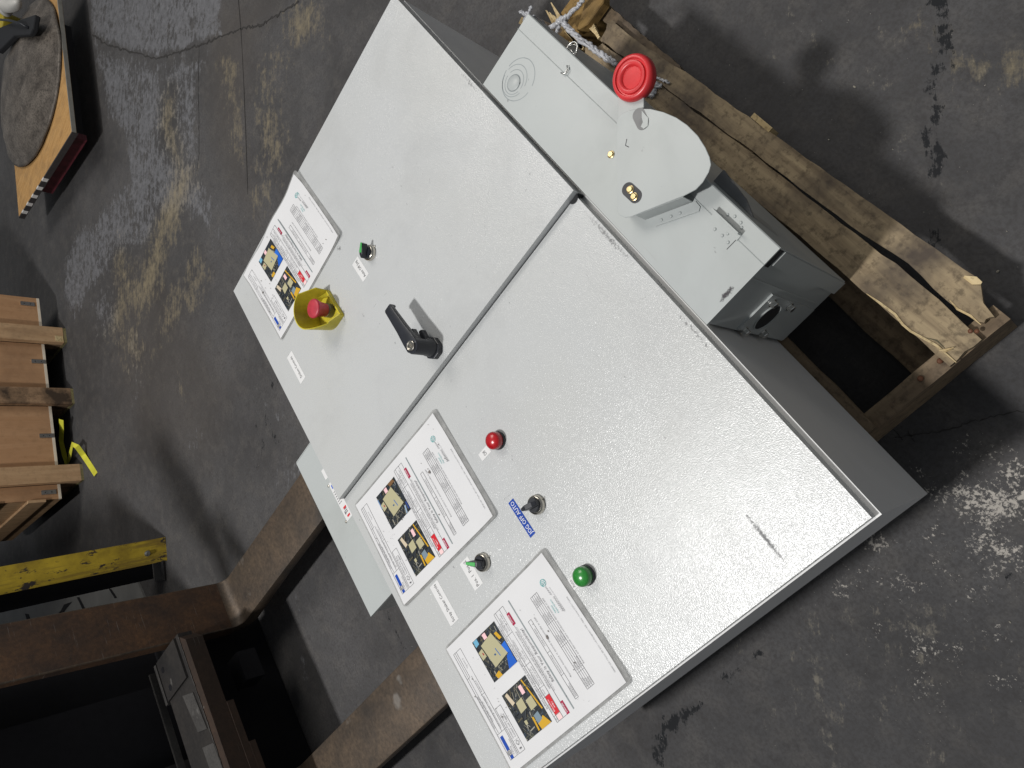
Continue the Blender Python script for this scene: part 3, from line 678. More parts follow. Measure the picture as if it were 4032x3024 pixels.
    tx('Document',1.3,7.50,.7,.08); tx('Distribution',1.3,7.62,.8,.08); tx('Maintenance LOTO Binder',2.8,7.55,1.2,.08); tx('Casting LOTO Binder',4.6,7.55,1.2,.08)
    tx('Revision history is stored electronically in SAP',2.3,8.02,4.0,.085); tx('Review and approval were conducted electronically in SAP',2.4,9.34,4.4,.085)
    rr=random.Random(5)
    for v in (8.62,8.78,8.94,9.10):
        for u in (1.3,2.35,4.05,5.5,6.68): tx(rr.choice(['Department','Engineering','Approval','Name','Safety','Casting','Maint.','S. Wilson','T. Lopez']),u,v,rr.uniform(.35,.65) if u<6.6 else .4,.062)
    tx('SAR/ISC-CM > Forms, GM_DOC > US Management > EHS > Safety > Foundry LOTO > Casting',.95,10.88,4.9,.07)
    tx('Validated',5.6,9.6,.5,.10,1); tx('Digital Signature',5.5,9.78,.9,.09,1)
    if idx==0: tx('Valid',7.05,10.25,.5,.08,1)
    # handwriting strokes
    def stroke(pts,wd,m):
        P=[F2(a,b,0) for a,b in pts]; n0=len(bm.faces); ribbon(bm,P,wd*.0254); bm.faces.ensure_lookup_table()
        for f in bm.faces[n0:]: f.material_index=m
    def scrib(u,v,l,h,n,m=0): stroke([(u+l*i/n, v-.05*i/n+h*math.sin(i*2.1)*(1-.5*i/n)) for i in range(n+1)],.025,m)
    scrib(5.35,10.12,1.05,.12,26); scrib(6.55,10.0,.62,.08,14); stroke([(5.3,10.22),(7.0,10.18)],.012,0)
    for cu_,cv_,rd,m in ((7.45,9.95,.21,1),(1.23,.69,.16,0)):
        stroke([(cu_+rd*math.cos(a),cv_+rd*math.sin(a)) for a in [i*2*PI/24 for i in range(25)]],.03,m)
        stroke([(cu_-.6*rd,cv_-.65*rd),(cu_-.25*rd,cv_+.7*rd),(cu_,cv_),(cu_+.25*rd,cv_+.7*rd),(cu_+.6*rd,cv_-.65*rd)],.03,m); stroke([(cu_-.3*rd,cv_-.8*rd),(cu_,cv_-.15*rd),(cu_+.3*rd,cv_-.8*rd)],.03,m)
    stroke([(1.25,1.70),(1.4,1.55),(1.55,1.70),(1.4,1.85),(1.25,1.70)],.03,0)
    finish('lettering',bm,[M_inkg,M_teal],T)
    for (t_,u_,v_,w_,c_2) in (('Electrical',1.4,5.62,.75,.10),('480V' if idx!=2 else '478V',1.55,5.80,.4,.10),('DANGER',6.95,6.38,.58,.12),('DANGER',.93,6.43,.58,.12)):
        bm=bmesh.new(); put_text(bm,t_,lambda u,v,z: fn(u,v,.0022),u_,v_,w_,c_2,0); finish('white_lettering',bm,M_wht,T)
    bm=bmesh.new()     # dirt specks on the film
    rr=random.Random(idx+3)
    for _ in range(46):
        u,v=rr.uniform(.4,8.6),rr.uniform(.4,11.1); 
        if _<26: u,v=rr.gauss(4.4,1.2),rr.gauss(2.2,.8)
        if not(.3<u<8.6 and .3<v<11): continue
        r_=rr.uniform(.012,.045); an=rr.uniform(0,3); P=[F2(u+r_*1.6*math.cos(an+a),v+r_*math.sin(a)*rr.uniform(.5,1.2),0)+Vector((0,0,.0002)) for a in [i*PI/3 for i in range(6)]]
        bm.faces.new([bm.verts.new(q) for q in P])
    for (u,v) in (((4.9,8.05),) if idx==2 else ((5.9,8.2),) if idx==1 else ((5.3,1.0),)):
        for k in range(9):
            a0=rr.uniform(0,6); P=[F2(u+rr.uniform(-.1,.1)+.09*math.cos(a0+i*1.3),v+rr.uniform(-.06,.06)+.06*math.sin(a0+i*1.3),0)+Vector((0,0,.0003+.00002*k)) for i in range(4)]
            bm.faces.new([bm.verts.new(q) for q in P])
    finish('dirt_specks',bm,simple('dirt',(.16,.14,.13),.8,var=.4,sc=300),T,kind='stuff')
sheet(0,'laminated lockout sheet on the outer door beside the yellow guarded stop button','blue',.8)
sheet(1,'laminated lockout sheet on the inner door between the seam and Scrap Shaker Controls label','',.6)
sheet(2,'laminated lockout sheet on the inner door beside the green pilot light, largest in view','blue',.6)

# ------------------------------------------------------------------ disconnect switch (right side)
S0=thing('disconnect_switch','pale grey-green disconnect switch box with red-knobbed handle, lying on the pallet beside the enclosure','disconnect switch',(.018,.07,.14))
bm=bmesh.new(); box(bm,-.276,.302,.0060,.113,.142,DZ-.004); finish('body',bm,M_sw,S0,bevel=.0015)
bm=bmesh.new()                          # folded cover: top sheet, right wrap with a stepped lip
prof=[(.0058,DZ),(.1075,DZ),(.112,DZ),(.137,DZ),(.1385,DZ-.0015),(.1385,.150),(.1365,.150),(.1365,DZ-.0030),(.0058,DZ-.0030)]
a=[bm.verts.new((-.292,y,z)) for y,z in prof]; b=[bm.verts.new((.306,y,z)) for y,z in prof]
for i in range(len(prof)): j=(i+1)%len(prof); bm.faces.new([a[i],a[j],b[j],b[i]])
bm.faces.new(a); bm.faces.new(list(reversed(b))); bmesh.ops.recalc_face_normals(bm,faces=bm.faces)
finish('cover',bm,M_sw,S0)
bm=bmesh.new(); box(bm,-.2925,.3066,.1095,.1105,DZ+.0001,DZ+.0009); finish('cover_seam',bm,simple('seam_shadow_paint',(.33,.36,.355),.5),S0)
bm=bmesh.new()                          # end channel lip on the near end
box(bm,.302,.3062,.1135,.1362,.142,DZ-.024); finish('end_channel',bm,M_sw,S0,bevel=.001,bseg=1)
bm=bmesh.new(); box(bm,.3022,.3032,.108,.135,DZ-.024,DZ-.0035); finish('channel_gap',bm,M_gap,S0)
bm=bmesh.new(); box(bm,.302,.3046,.0060,.108,DZ-.0085,DZ-.0035); box(bm,.3021,.3035,.085,.088,.15,DZ-.01); finish('end_lip',bm,M_sw,S0,bevel=.0006,bseg=1)
bm=bmesh.new(); box(bm,.302,.3052,.0095,.0765,.150,.336); pl=finish('hub_plate',bm,M_sw,S0,bevel=.0008,bseg=1)
bm=bmesh.new(); 
lathe(bm,(.3053,.0415,.288),[(.0235,0),(.0235,.0006)],36,(1,0,0)); h=finish('conduit_hole',bm,M_gap,S0); h.parent=pl
bm=bmesh.new(); 
for k in range(37):
    pass
lathe(bm,(.3052,.0415,.288),[(.0235,0),(.0250,0),(.0250,.0022),(.0235,.0022),(.0235,0)],36,(1,0,0),cap=False); h=finish('hole_rim',bm,M_sw,S0); h.parent=pl
first=None
for (y,z) in ((.065,.316),(.0683,.251),(.0105,.317),(.014,.251)):
    if first is None:
        bm=bmesh.new(); lathe(bm,(0,0,0),[(.0072,0),(.0072,.0012)],20,(1,0,0)); lathe(bm,(0,0,0),[(.0058,.0012),(.0058,.0068),(.0050,.0078)],6,(1,0,0))
        bo=finish('bolt',bm,M_zinc,None); bo.parent=pl; first=bo
    else: bo=first.copy(); C.objects.link(bo); bo.parent=pl
    bo.location=Vector((.3053,y,z))-BASE[0]
# knock-outs
bm=bmesh.new()
def arc(cx,cy,r,a0,a1,wd=.0011,z=DZ+.0001,ex_=1.0):
    n=28; P=[(cx+r*math.cos(a0+(a1-a0)*i/n)*ex_,cy+r*math.sin(a0+(a1-a0)*i/n),z) for i in range(n+1)]; ribbon(bm,P,wd)
kc=(-.226,.054)
arc(-.229,.0535,.0345,.25,PI*.96,.0013); arc(-.229,.0535,.0345,PI*1.03,PI*1.97,.0013); arc(-.2345,.0480,.0262,.2,PI*.93,.0012); arc(-.2345,.0480,.0262,PI*1.06,PI*1.9,.0012)
arc(-.2335,.0460,.0200,0,PI*.9); arc(-.2335,.0460,.0200,PI,PI*1.9); arc(-.2330,.0445,.0140,.4,PI*2.2)
finish('knockout',bm,simple('knockout_shadow',(.26,.29,.30),.5),S0)
bm=bmesh.new(); lathe(bm,(-.2330,.0445,DZ),[(.0134,0),(.0125,.0008),(0,.0010)],28); finish('knockout_disc',bm,M_sw,S0,smooth=True)
# operating plate
bm=bmesh.new(); OZ=DZ+.03
out=[(.0075,.1150),(.0040,.1215),(.0060,.129),(.0125,.138),(.0230,.1475),(.0400,.158),(.0604,.1660),(.0822,.1715),(.1030,.1736),(.1264,.1725),(.1467,.1680),(.1609,.1629),(.1697,.1574),(.1745,.149),(.1775,.1349),(.1765,.1224),(.1682,.1055),(.1317,.0477),(.126,.038),(.119,.0315),(.1104,.0285),(.1020,.0300)]
prism(bm,out,OZ-.002,OZ); o=finish('operating_plate',bm,M_sw,S0,bevel=.0006,bseg=1); sharp(o,40)
bm=bmesh.new()                          # side skirt of the plate where it stands on the cover
def wall(p,q,z0,z1,t=.0015):
    d=Vector((q[0]-p[0],q[1]-p[1])).normalized(); n=Vector((-d.y,d.x))*t/2; m=((p[0]+q[0])/2,(p[1]+q[1])/2)
    obox(bm,m,(d.x,d.y),(n.normalized().x,n.normalized().y),(Vector(q)-Vector(p)).length/2,t/2,z0,z1)
wall((.0085,.1135),(.1010,.0312),DZ,OZ-.002); wall((.1290,.0440),(.1680,.1052),DZ,OZ-.002); 
finish('plate_skirt',bm,M_sw,S0)
bm=bmesh.new(); pts=[(.134,.044),(.150,.048),(.186,.102),(.183,.1075),(.172,.1085)]; prism(bm,pts,DZ,DZ+.0018); fl=finish('mounting_flange',bm,M_sw,S0)
first=None
for (x,y) in ((.1505,.0595),(.1585,.0720),(.166,.0835),(.2205,.1238),(.2300,.1283),(.2425,.1278),(.2480,.1240),(.2210,.0998),(.2390,.1070),(.2352,.1005),(.2480,.0995)):
    if first is None:
        bm=bmesh.new(); lathe(bm,(0,0,0),[(.0024,0),(.0021,.0009),(.0010,.0014),(0,.0015)],14); first=r_=finish('rivet',bm,M_sw,None,smooth=True); r_.parent=S0
    else: r_=first.copy(); C.objects.link(r_)
    r_.parent=S0; r_.location=Vector((x,y,DZ+(.0018 if x<.17 else 0)))-BASE[0]
# holes in the plate: flat dark patches paint the shade in them
def slot(c,d,hl,r,z,mat,nm,par=S0):
    bm=bmesh.new(); d=Vector(d).normalized(); n=Vector((-d.y,d.x)); P=[]
    for i in range(13): a=-PI/2+PI*i/12; P.append(Vector(c)+d*(hl+r*math.cos(a))+n*(r*math.sin(a)))
    for i in range(13): a=PI/2+PI*i/12; P.append(Vector(c)+d*(-hl+r*math.cos(a))+n*(r*math.sin(a)))
    prism(bm,[tuple(p) for p in P],z,z+.0003); return finish(nm,bm,mat,par)
M_hole=simple('slot_shadow',(.05,.05,.055),.6)
slot((.1025,.062),(.75,.03),.0085,.0098,OZ+.0001,M_hole,'slot_hole'); slot((.0375,.140),(.8,-.25),.0075,.0095,OZ+.0001,simple('slot_grey',(.20,.20,.20),.6),'slot_hole')
bm=bmesh.new(); prism(bm,[(.031,.1490),(.047,.1475),(.0545,.140),(.0525,.1335),(.046,.1330),(.0445,.139),(.038,.1425)],OZ+.0005,OZ+.0012); finish('lock_tab',bm,M_sw,S0)
bm=bmesh.new(); ribbon(bm,[(.0395,.1085,OZ+.0002),(.0445,.1010,OZ+.0002),(.0510,.1025,OZ+.0002)],.0012); finish('pressed_arrow',bm,M_hole,S0)
first=None
for (x,y,z) in ((.0975,.0635,OZ+.0004),(.1100,.0605,OZ+.0004),(.0126,.0735,DZ)):
    if first is None:
        bm=bmesh.new(); lathe(bm,(0,0,0),[(.0056,0),(.0058,.001),(.0045,.0014),(.0045,.0030),(.0038,.0036)],18); first=s_=finish('brass_bolt',bm,M_brass,None); sharp(s_,30)
    else: s_=first.copy(); C.objects.link(s_)
    s_.parent=S0; s_.location=Vector((x,y,z))-BASE[0]
# operating arm and red knob
bm=bmesh.new(); prism(bm,[(-.0300,.1470),(-.0040,.1790),(.0270,.1515),(.0325,.1310),(.0030,.1165),(-.0010,.1200)],DZ+.0205,DZ+.0240); A_=finish('operating_arm',bm,M_sw,S0,bevel=.0008,bseg=1)
bm=bmesh.new(); lathe(bm,(-.0165,.1745,DZ+.016),[(q_*.86,h_*.9) for q_,h_ in [(.0255,0),(.0345,.003),(.0372,.009),(.0372,.018),(.0350,.0235),(.0318,.0255),(.0292,.0250),(.0283,.0218),(.0265,.0215),(.0252,.0250),(.0215,.0255),(.0185,.0245),(.0172,.0205),(.0160,.0205),(0,.0215)]],64,(.10,-.12,1))
K_=finish('red_knob',bm,M_red,S0,smooth=True); sharp(K_,60)
# padlock hasp, hooks, side reflection and sticker
bm=bmesh.new(); box(bm,.2045,.2560,.1165,.1185,DZ,DZ+.014); box(bm,.2045,.2560,.1085,.1165,DZ+.0001,DZ+.0016); hp=finish('padlock_hasp',bm,M_sw,S0,bevel=.0006,bseg=1)
bm=bmesh.new()
for x in (.222,.240): lathe(bm,(x,.1163,DZ+.0075),[(.0035,0),(.0035,.0003)],16,(0,-1,0))
finish_split('hasp_hole',bm,M_hole,S0,sub=hp)
bm=bmesh.new(); ribbon(bm,[(.2545,.1170,DZ+.0002),(.2535,.0920,DZ+.0002)],.0011); finish('slot_line',bm,M_hole,S0)
bm=bmesh.new(); P=[at(2000+a/3.16,b/3.16,DZ+.004) for a,b in ((735,815),(742,860),(720,905),(690,920),(660,905))]; tube(bm,P,.0012,8); finish('cover_hook',bm,M_zinc,S0,smooth=True)
bm=bmesh.new(); c=at(2000+810/3.16,610/3.16,DZ-.01)
P=[at(2000+a/3.16,b/3.16,DZ-.008) for a,b in ((735,580),(825,555),(862,570),(855,640),(838,695),(790,630),(735,580))]; tube(bm,P,.0011,6); R_=[c+Vector((.010*math.cos(i*PI/8),.010*math.sin(i*PI/8),.002)) for i in range(17)]; tube(bm,R_,.0016,6); finish('cover_latch',bm,M_zinc,S0,smooth=True)
bm=bmesh.new(); prism(bm,[(.150,.1386),(.205,.1392),(.232,.1390),(.205,.150),(.150,.158)],.395,.400); finish('side_reflection',bm,simple('reflection_grey',(.16,.165,.17),.4),S0)  # dark prism stands in for a reflection on the box's glossy side
bm=bmesh.new(); ribbon(bm,[(.206,.1388,.375),(.240,.1388,.335)],.05,up=(0,1,0)); finish('side_sticker',bm,simple('sticker_grey',(.34,.35,.34),.4),S0)
def soft(name,col,lo,hi,sc):
    m,nt,p=NT(name); p.inputs['Base Color'].default_value=(*col,1); p.inputs['Roughness'].default_value=.6
    a=nod(nt,'ShaderNodeAttribute',attribute_name='fade'); n_=noi(nt,coords(nt),sc,5,.7)
    v_=math_(nt,'ADD',a.outputs['Fac'],math_(nt,'MULTIPLY',math_(nt,'SUBTRACT',n_,.5),1.6)); nt.links.new(ramp(nt,v_,[(lo,0.0),(hi,.92)]),p.inputs['Alpha']); return m
def blot(name,c,rx,ry,ang,z,mat,parent,strength=1.0):
    """soft round stain lying on a surface"""
    bm=bmesh.new(); fl=bm.verts.layers.float.new('fade'); ca,sa=math.cos(ang),math.sin(ang); ctr=bm.verts.new((c[0],c[1],z)); ctr[fl]=strength; prev=None; rings=[[ctr]]
    for k in range(1,7):
        rg=[]
        for i in range(24):
            a=2*PI*i/24; x=rx*k/6*math.cos(a); y=ry*k/6*math.sin(a); v=bm.verts.new((c[0]+x*ca-y*sa,c[1]+x*sa+y*ca,z)); v[fl]=strength*(1-k/6); rg.append(v)
        rings.append(rg)
    for i in range(24): bm.faces.new([ctr,rings[1][i],rings[1][(i+1)%24]])
    for a_,b_ in zip(rings[1:],rings[2:]):
        for i in range(24): bm.faces.new([a_[i],b_[i],b_[(i+1)%24],a_[(i+1)%24]])
    return finish(name,bm,mat,parent)
M_grs=soft('grease',(.05,.045,.052),.40,.75,160)
blot('grease_smudge',(.2965,.0525),.0065,.024,0,DZ+.0002,M_grs,S0,.95)

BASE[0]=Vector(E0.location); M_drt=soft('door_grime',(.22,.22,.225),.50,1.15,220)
a_=at(2895,1975,DZ); b_=at(3135,2268,DZ); M_rub=soft('door_rub',(.17,.17,.175),.30,1.0,260)
blot('rub_mark',((a_.x+b_.x)/2,(a_.y+b_.y)/2),(b_-a_).length/2,.0052,math.atan2(b_.y-a_.y,b_.x-a_.x),DZ+.00022,M_rub,E0,.95)
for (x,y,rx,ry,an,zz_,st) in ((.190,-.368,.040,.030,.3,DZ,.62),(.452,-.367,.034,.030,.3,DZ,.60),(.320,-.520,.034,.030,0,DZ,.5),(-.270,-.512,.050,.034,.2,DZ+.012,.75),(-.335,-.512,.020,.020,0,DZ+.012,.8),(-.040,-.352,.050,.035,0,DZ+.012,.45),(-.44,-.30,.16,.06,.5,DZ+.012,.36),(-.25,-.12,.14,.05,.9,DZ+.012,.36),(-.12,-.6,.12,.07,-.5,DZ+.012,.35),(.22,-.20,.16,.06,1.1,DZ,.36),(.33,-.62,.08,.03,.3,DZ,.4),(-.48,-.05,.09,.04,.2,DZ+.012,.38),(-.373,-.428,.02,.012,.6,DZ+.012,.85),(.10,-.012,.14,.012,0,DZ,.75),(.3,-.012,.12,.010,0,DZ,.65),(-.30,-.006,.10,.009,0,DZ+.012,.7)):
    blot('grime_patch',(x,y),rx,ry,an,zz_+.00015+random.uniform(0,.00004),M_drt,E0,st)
# ------------------------------------------------------------------ second switch box (left side)
L0=thing('disconnect_switch','pale grey-green disconnect switch box with blue E warning sticker, left side of the enclosure','disconnect switch',(.015,-.81,.14))
bm=bmesh.new(); box(bm,-.172,.2065,-.866,-.768,.145,.404); finish('body',bm,M_sw,L0,bevel=.0015)
bm=bmesh.new(); box(bm,-.1775,.2105,-.8735,-.767,.404,.410); finish('cover',bm,M_sw,L0,bevel=.001,bseg=1)
bm=bmesh.new(); box(bm,-.1815,-.1795,-.874,-.767,.33,.4085); finish('end_flange',bm,M_sw,L0)
bm=bmesh.new(); box(bm,-.1794,-.1776,-.872,-.767,.33,.400); finish('flange_gap',bm,M_gap,L0)
bm=bmesh.new(); box(bm,-.1069,-.0827,-.8130,-.790,.4101,.4104); finish('blank_sticker',bm,M_lab,L0)
bm=bmesh.new(); box(bm,-.0700,.0265,-.8115,-.785,.4101,.4104); ws=finish('warning_sticker',bm,M_lab,L0)
bm=bmesh.new()
box(bm,-.0625,-.0545,-.8065,-.8040,.4105,.4107)
for k in range(3): box(bm,-.0625+k*.0035,-.0608+k*.0035,-.8065,-.8000,.41051,.41071)
e_=finish('printed_letter',bm,simple('print_blue',(.02,.10,.55),.4),L0); e_.parent=ws
bm=bmesh.new()
for x in (-.0030,.0170): box(bm,x,x+.0042,-.8035,-.7935,.4105,.4107)
finish_split('red_band',bm,simple('print_red',(.60,.02,.03),.4),L0,sub=ws)
bm=bmesh.new()
for k in range(6):
    for s_ in range(2): box(bm,-.046+k*.0058,-.0446+k*.0058,-.8090+s_*.0062,-.8040+s_*.0062,.4105,.4107)
box(bm,.006,.013,-.8060,-.8030,.4105,.4107)
for k in range(3): box(bm,.0015+k*.004,.0035+k*.004,-.8025,-.7945,.4105,.4106)
e_=finish('warning_text',bm,M_inkg,L0); e_.parent=ws
bm=bmesh.new(); lathe(bm,(-.0671,-.8133,.410),[(.0030,0),(.0028,.0012),(.0012,.0022),(0,.0023)],16); lathe(bm,(.0245,-.8146,.410),[(.0030,0),(.0028,.0012),(.0012,.0022),(0,.0023)],16); finish_split('cover_screw',bm,M_chr,L0,smooth=True)

# ------------------------------------------------------------------ pallet
P0=thing('wooden_pallet','broken wooden pallet with split deck boards under the enclosure and switch box','pallet',(0,-.22,0))
def board(name,pts_in,pts_out,z0,th,mat,jag0=None,jag1=None,seed=1,warp=.0):
    """plank between two edge polylines running along x"""
    random.seed(seed); bm=bmesh.new(); n=34
    def samp(P,t):
        x=P[0][0]+(P[-1][0]-P[0][0])*t
        for a,b in zip(P,P[1:]):
            if a[0]<=x<=b[0]+1e-9: return (x,a[1]+(b[1]-a[1])*(x-a[0])/(b[0]-a[0]+1e-9))
        return P[-1]
    T=[]
    for i in range(n+1):
        t=i/n; a=samp(pts_in,t); b=samp(pts_out,t); row=[]
        for j in range(5):
            s=j/4; x=a[0]+(b[0]-a[0])*s; y=a[1]+(b[1]-a[1])*s
            if j in (0,4): y+=random.uniform(-.0012,.0012)
            if i==0 and jag0: x+=random.uniform(0,jag0)
            if i==n and jag1: x-=random.uniform(0,jag1)
            row.append((x,y,z0+th+warp*math.sin(t*PI)*(.5-s)+random.uniform(-.0004,.0004)))
        T.append(row)
    up=[[bm.verts.new(q) for q in r] for r in T]; dn=[[bm.verts.new((q[0],q[1],q[2]-th)) for q in r] for r in T]
    for i in range(n):
        for j in range(4): bm.faces.new([up[i][j],up[i+1][j],up[i+1][j+1],up[i][j+1]]); bm.faces.new([dn[i][j+1],dn[i+1][j+1],dn[i+1][j],dn[i][j]])
        bm.faces.new([up[i+1][0],up[i][0],dn[i][0],dn[i+1][0]]); bm.faces.new([up[i][4],up[i+1][4],dn[i+1][4],dn[i][4]])
    for j in range(4): bm.faces.new([up[0][j],up[0][j+1],dn[0][j+1],dn[0][j]]); bm.faces.new([up[n][j+1],up[n][j],dn[n][j],dn[n][j+1]])
    return finish(name,bm,mat,P0)
ZD=.121
board('deck_board',[(-.44,.118),(-.2,.127),(.15,.1405),(.2132,.1432),(.3076,.1443),(.4046,.1461),(.499,.1486)],[(-.42,.160),(0,.188),(.2475,.1977),(.2816,.1992),(.3428,.2038),(.3996,.2047),(.4741,.2015),(.4995,.2015)],ZD,.016,M_pal,.03,.003,3,.004)
o2=board('deck_board',[(-.43,.163),(0,.1905),(.20,.2000),(.255,.2046),(.2946,.2083),(.3493,.2155),(.4228,.2101),(.4827,.2148)],[(-.435,.207),(-.3498,.2042),(-.1877,.2191),(.1,.236),(.3092,.2496),(.3531,.2529),(.3978,.2558),(.437,.2576),(.449,.2452),(.465,.2352),(.4894,.2337)],ZD,.016,M_pal,.045,.008,5,.003)
board('edge_board',[(-.55,-.12),(.4995,-.12)],[(-.55,.0125),(.30,.013),(.4735,.014),(.4995,.014)],.1205,.0165,M_pald,0,.002,7)
board('bottom_board',[(-.5,.0930),(.2657,.0930),(.3867,.0930),(.468,.0945)],[(-.5,.190),(.468,.190)],.002,.018,M_pald,0,0,9)
board('outer_slat',[(-.51,.190),(-.3482,.1990),(-.2,.2080)],[(-.50,.2235),(-.3482,.2200),(-.2203,.2215)],.104,.014,M_pald,.01,.03,11)
random.seed(21)
for (x0,x1,y1,m) in ((.4705,.4995,.2445,M_pals),(-.018,.02,.2330,M_pals),(-.520,-.478,.2150,M_yw)):
    bm=bmesh.new(); box(bm,x0,x1,-.60,y1,.0205 if x0<.4 else .004,ZD-.0005)
    bmesh.ops.subdivide_edges(bm,edges=[e for e in bm.edges if abs(e.verts[0].co.y-e.verts[1].co.y)>.5],cuts=30); rough(bm,.0012,30,1); finish('stringer',bm,m,P0)
bm=bmesh.new(); box(bm,-.022,.024,.2305,.2395,.106,.1365); finish('block_end',bm,M_split,P0,bevel=.001,bseg=1)
# pale split strips and splinters
def strip(name,px,z,wd,mat,th=.003):
    bm=bmesh.new(); P=[at(2900+a/1.954,900+b/1.954,z) for a,b in px]; n=len(P)
    for i in range(n-1):
        d=(P[i+1]-P[i]); 
    up=[]; 
    for i,p in enumerate(P):
        t=(P[min(i+1,n-1)]-P[max(i-1,0)]).normalized(); s=Vector((-t.y,t.x,0))*(wd if 0<i<n-1 else wd*.3)/2; up.append((bm.verts.new(p-s),bm.verts.new(p+s),bm.verts.new(p-s-Vector((0,0,th))),bm.verts.new(p+s-Vector((0,0,th)))))
    for a,b in zip(up,up[1:]):
        bm.faces.new([a[0],b[0],b[1],a[1]]); bm.faces.new([a[1],b[1],b[3],a[3]]); bm.faces.new([b[0],a[0],a[2],b[2]])
    bmesh.ops.recalc_face_normals(bm,faces=bm.faces); return finish(name,bm,mat,P0)
strip('split_edge',[(1000,500),(1100,570),(1220,660),(1280,740),(1340,790),(1450,850),(1540,900),(1690,1030)],ZD+.0185,.0034,M_split)
strip('split_edge',[(1640,550),(1700,620),(1800,670),(1880,740)],ZD+.0175,.0030,M_split)
strip('splinter',[(1560,940),(1600,935),(1670,915)],ZD+.024,.0035,M_split); strip('splinter',[(1580,930),(1610,945),(1660,930)],ZD+.021,.002,M_split)
strip('splinter',[(1750,370),(1830,400),(1885,420)],ZD+.0185,.012,M_split); strip('splinter',[(1460,840),(1540,860),(1600,920)],ZD+.0172,.002,simple('old_split',(.10,.09,.05),.8))
bm=bmesh.new()
for (a,b) in ((1560,1020),(1410,1155)):
    p=at(2900+a/1.954,900+b/1.954,ZD); lathe(bm,(p.x,p.y,ZD-.001),[(.0038,0),(.0044,.004),(.0036,.006),(0,.0065)],14,(.2,.3,1))
for (a,b) in ((1800,790),(1850,790)): p=at(2900+a/1.954,900+b/1.954,ZD+.016); lathe(bm,(p.x,p.y,ZD+.0165),[(.0030,0),(.0034,.0010),(0,.0014)],14)
finish_split('nail_head',bm,metal_rust('rusty_nail',(.10,.04,.02),(.24,.10,.05),.3,.7,6,.2),P0,smooth=True)
# broken far end: splintered stubs
bm=bmesh.new(); random.seed(4)
def shard(a,b,w0,z,th=.006):
    a=Vector(a);b=Vector(b);d=(b-a).normalized();s=Vector((-d.y,d.x,0)); v=[bm.verts.new(q) for q in (a-s*w0,a+s*w0,b+s*w0*.15,b-s*w0*.15,a-s*w0-Vector((0,0,th)),a+s*w0-Vector((0,0,th)))]
    for f in ((0,1,2,3),(4,5,1,0),(1,5,2),(4,0,3),(5,4,3,2)): bm.faces.new([v[i] for i in f])
kk=lambda a,b,z=.13: at(2000+a/3.16,b/3.16,z)
for i in range(16):
    a=kk(470+i*14,130+i*8+random.uniform(-8,8),.112); b=kk(660+i*10+random.uniform(-30,30),440+i*9+random.uniform(-40,30),.118); shard(b,a,.0035,.11)
for i in range(14): a=kk(1130-i*10,470-i*22,.136); b=a+Vector((-random.uniform(.012,.035),random.uniform(-.006,.006),-.001)); shard(a,b,.0032,.13,.01)
for i in range(8): a=kk(880+i*8,560+i*6,.136); b=a+Vector((-random.uniform(.02,.07),random.uniform(-.01,.004),0)); shard(a,b,.003,.13)
shard(kk(700,330,.125),kk(535,30,.150),.007,.13,.01)
finish('splintered_wood',bm,M_split,P0,kind='stuff')
bm=bmesh.new(); a=kk(300,240,.11); 
prism(bm,[tuple(kk(*q,.12)[:2]) for q in ((160,310),(250,360),(870,560),(1290,880),(1290,820),(900,560),(620,330),(330,200),(200,230))],.100,.118); finish('inner_board',bm,M_pald,P0)
bm=bmesh.new(); prism(bm,[tuple(kk(*q,.12)[:2]) for q in ((150,300),(240,365),(270,300),(190,215))],.105,.125); finish('board_stub',bm,M_split,P0)
bm=bmesh.new(); prism(bm,[tuple(kk(*q,.15)[:2]) for q in ((850,380),(960,0),(980,-90),(1190,-90),(1190,20),(990,300))],.125,.15); finish('pine_block',bm,M_yw,P0,bevel=.002,bseg=1)
bm=bmesh.new(); prism(bm,[tuple(kk(*q,.13)[:2]) for q in ((640,170),(780,-20),(860,-60),(930,-20),(720,230))],.11,.13); finish('pine_block',bm,M_yw,P0,bevel=.002,bseg=1)

# twisted stretch wrap at the far end
def wrap(bm,pts,r,seed):
    random.seed(seed); P=[kk(*q) if len(q)==2 else kk(q[0],q[1],q[2]) for q in pts]; out=[]
    for a,b in zip(P,P[1:]):
        for k in range(10): out.append(a.lerp(b,k/10)+Vector([random.uniform(-.0012,.0012) for _ in range(3)]))
    out.append(P[-1]); 
    for ph in range(4):
        Q=[]
        for i,p in enumerate(out):
            an=i*.35+ph*PI/2; Q.append(p+Vector((math.cos(an)*r*.6,math.sin(an)*r*.6,math.sin(an*1.3)*r*.5)))
        tube(bm,Q,[r*random.uniform(.35,.75) for _ in Q],6)
bm=bmesh.new(); wrap(bm,[(660,240,.165),(760,360,.16),(900,500,.158),(1050,590,.155),(1200,700,.152),(1340,790,.15)],.0058,1)
wrap(bm,[(930,10,.175),(860,90,.172),(760,190,.17),(670,245,.167)],.0055,2); wrap(bm,[(660,250,.167),(600,300,.16),(520,350,.15)],.0062,3); wrap(bm,[(650,270,.16),(610,390,.15)],.006,4)
finish('stretch_wrap',bm,M_wrap,smooth=True,label='twisted rope of clear stretch wrap tied over the broken far end of the pallet',cat='plastic wrap')
bm=bmesh.new(); wrap(bm,[(290,95,.43),(245,180,.43),(150,150,.43)],.0030,5); wrap(bm,[(245,180,.43),(200,250,.41),(330,200,.40),(500,340,.30)],.0028,6)
finish('stretch_wrap',bm,M_wrap,smooth=True,label='small knotted wisp of stretch wrap at the far corner of the right switch box',cat='plastic wrap')
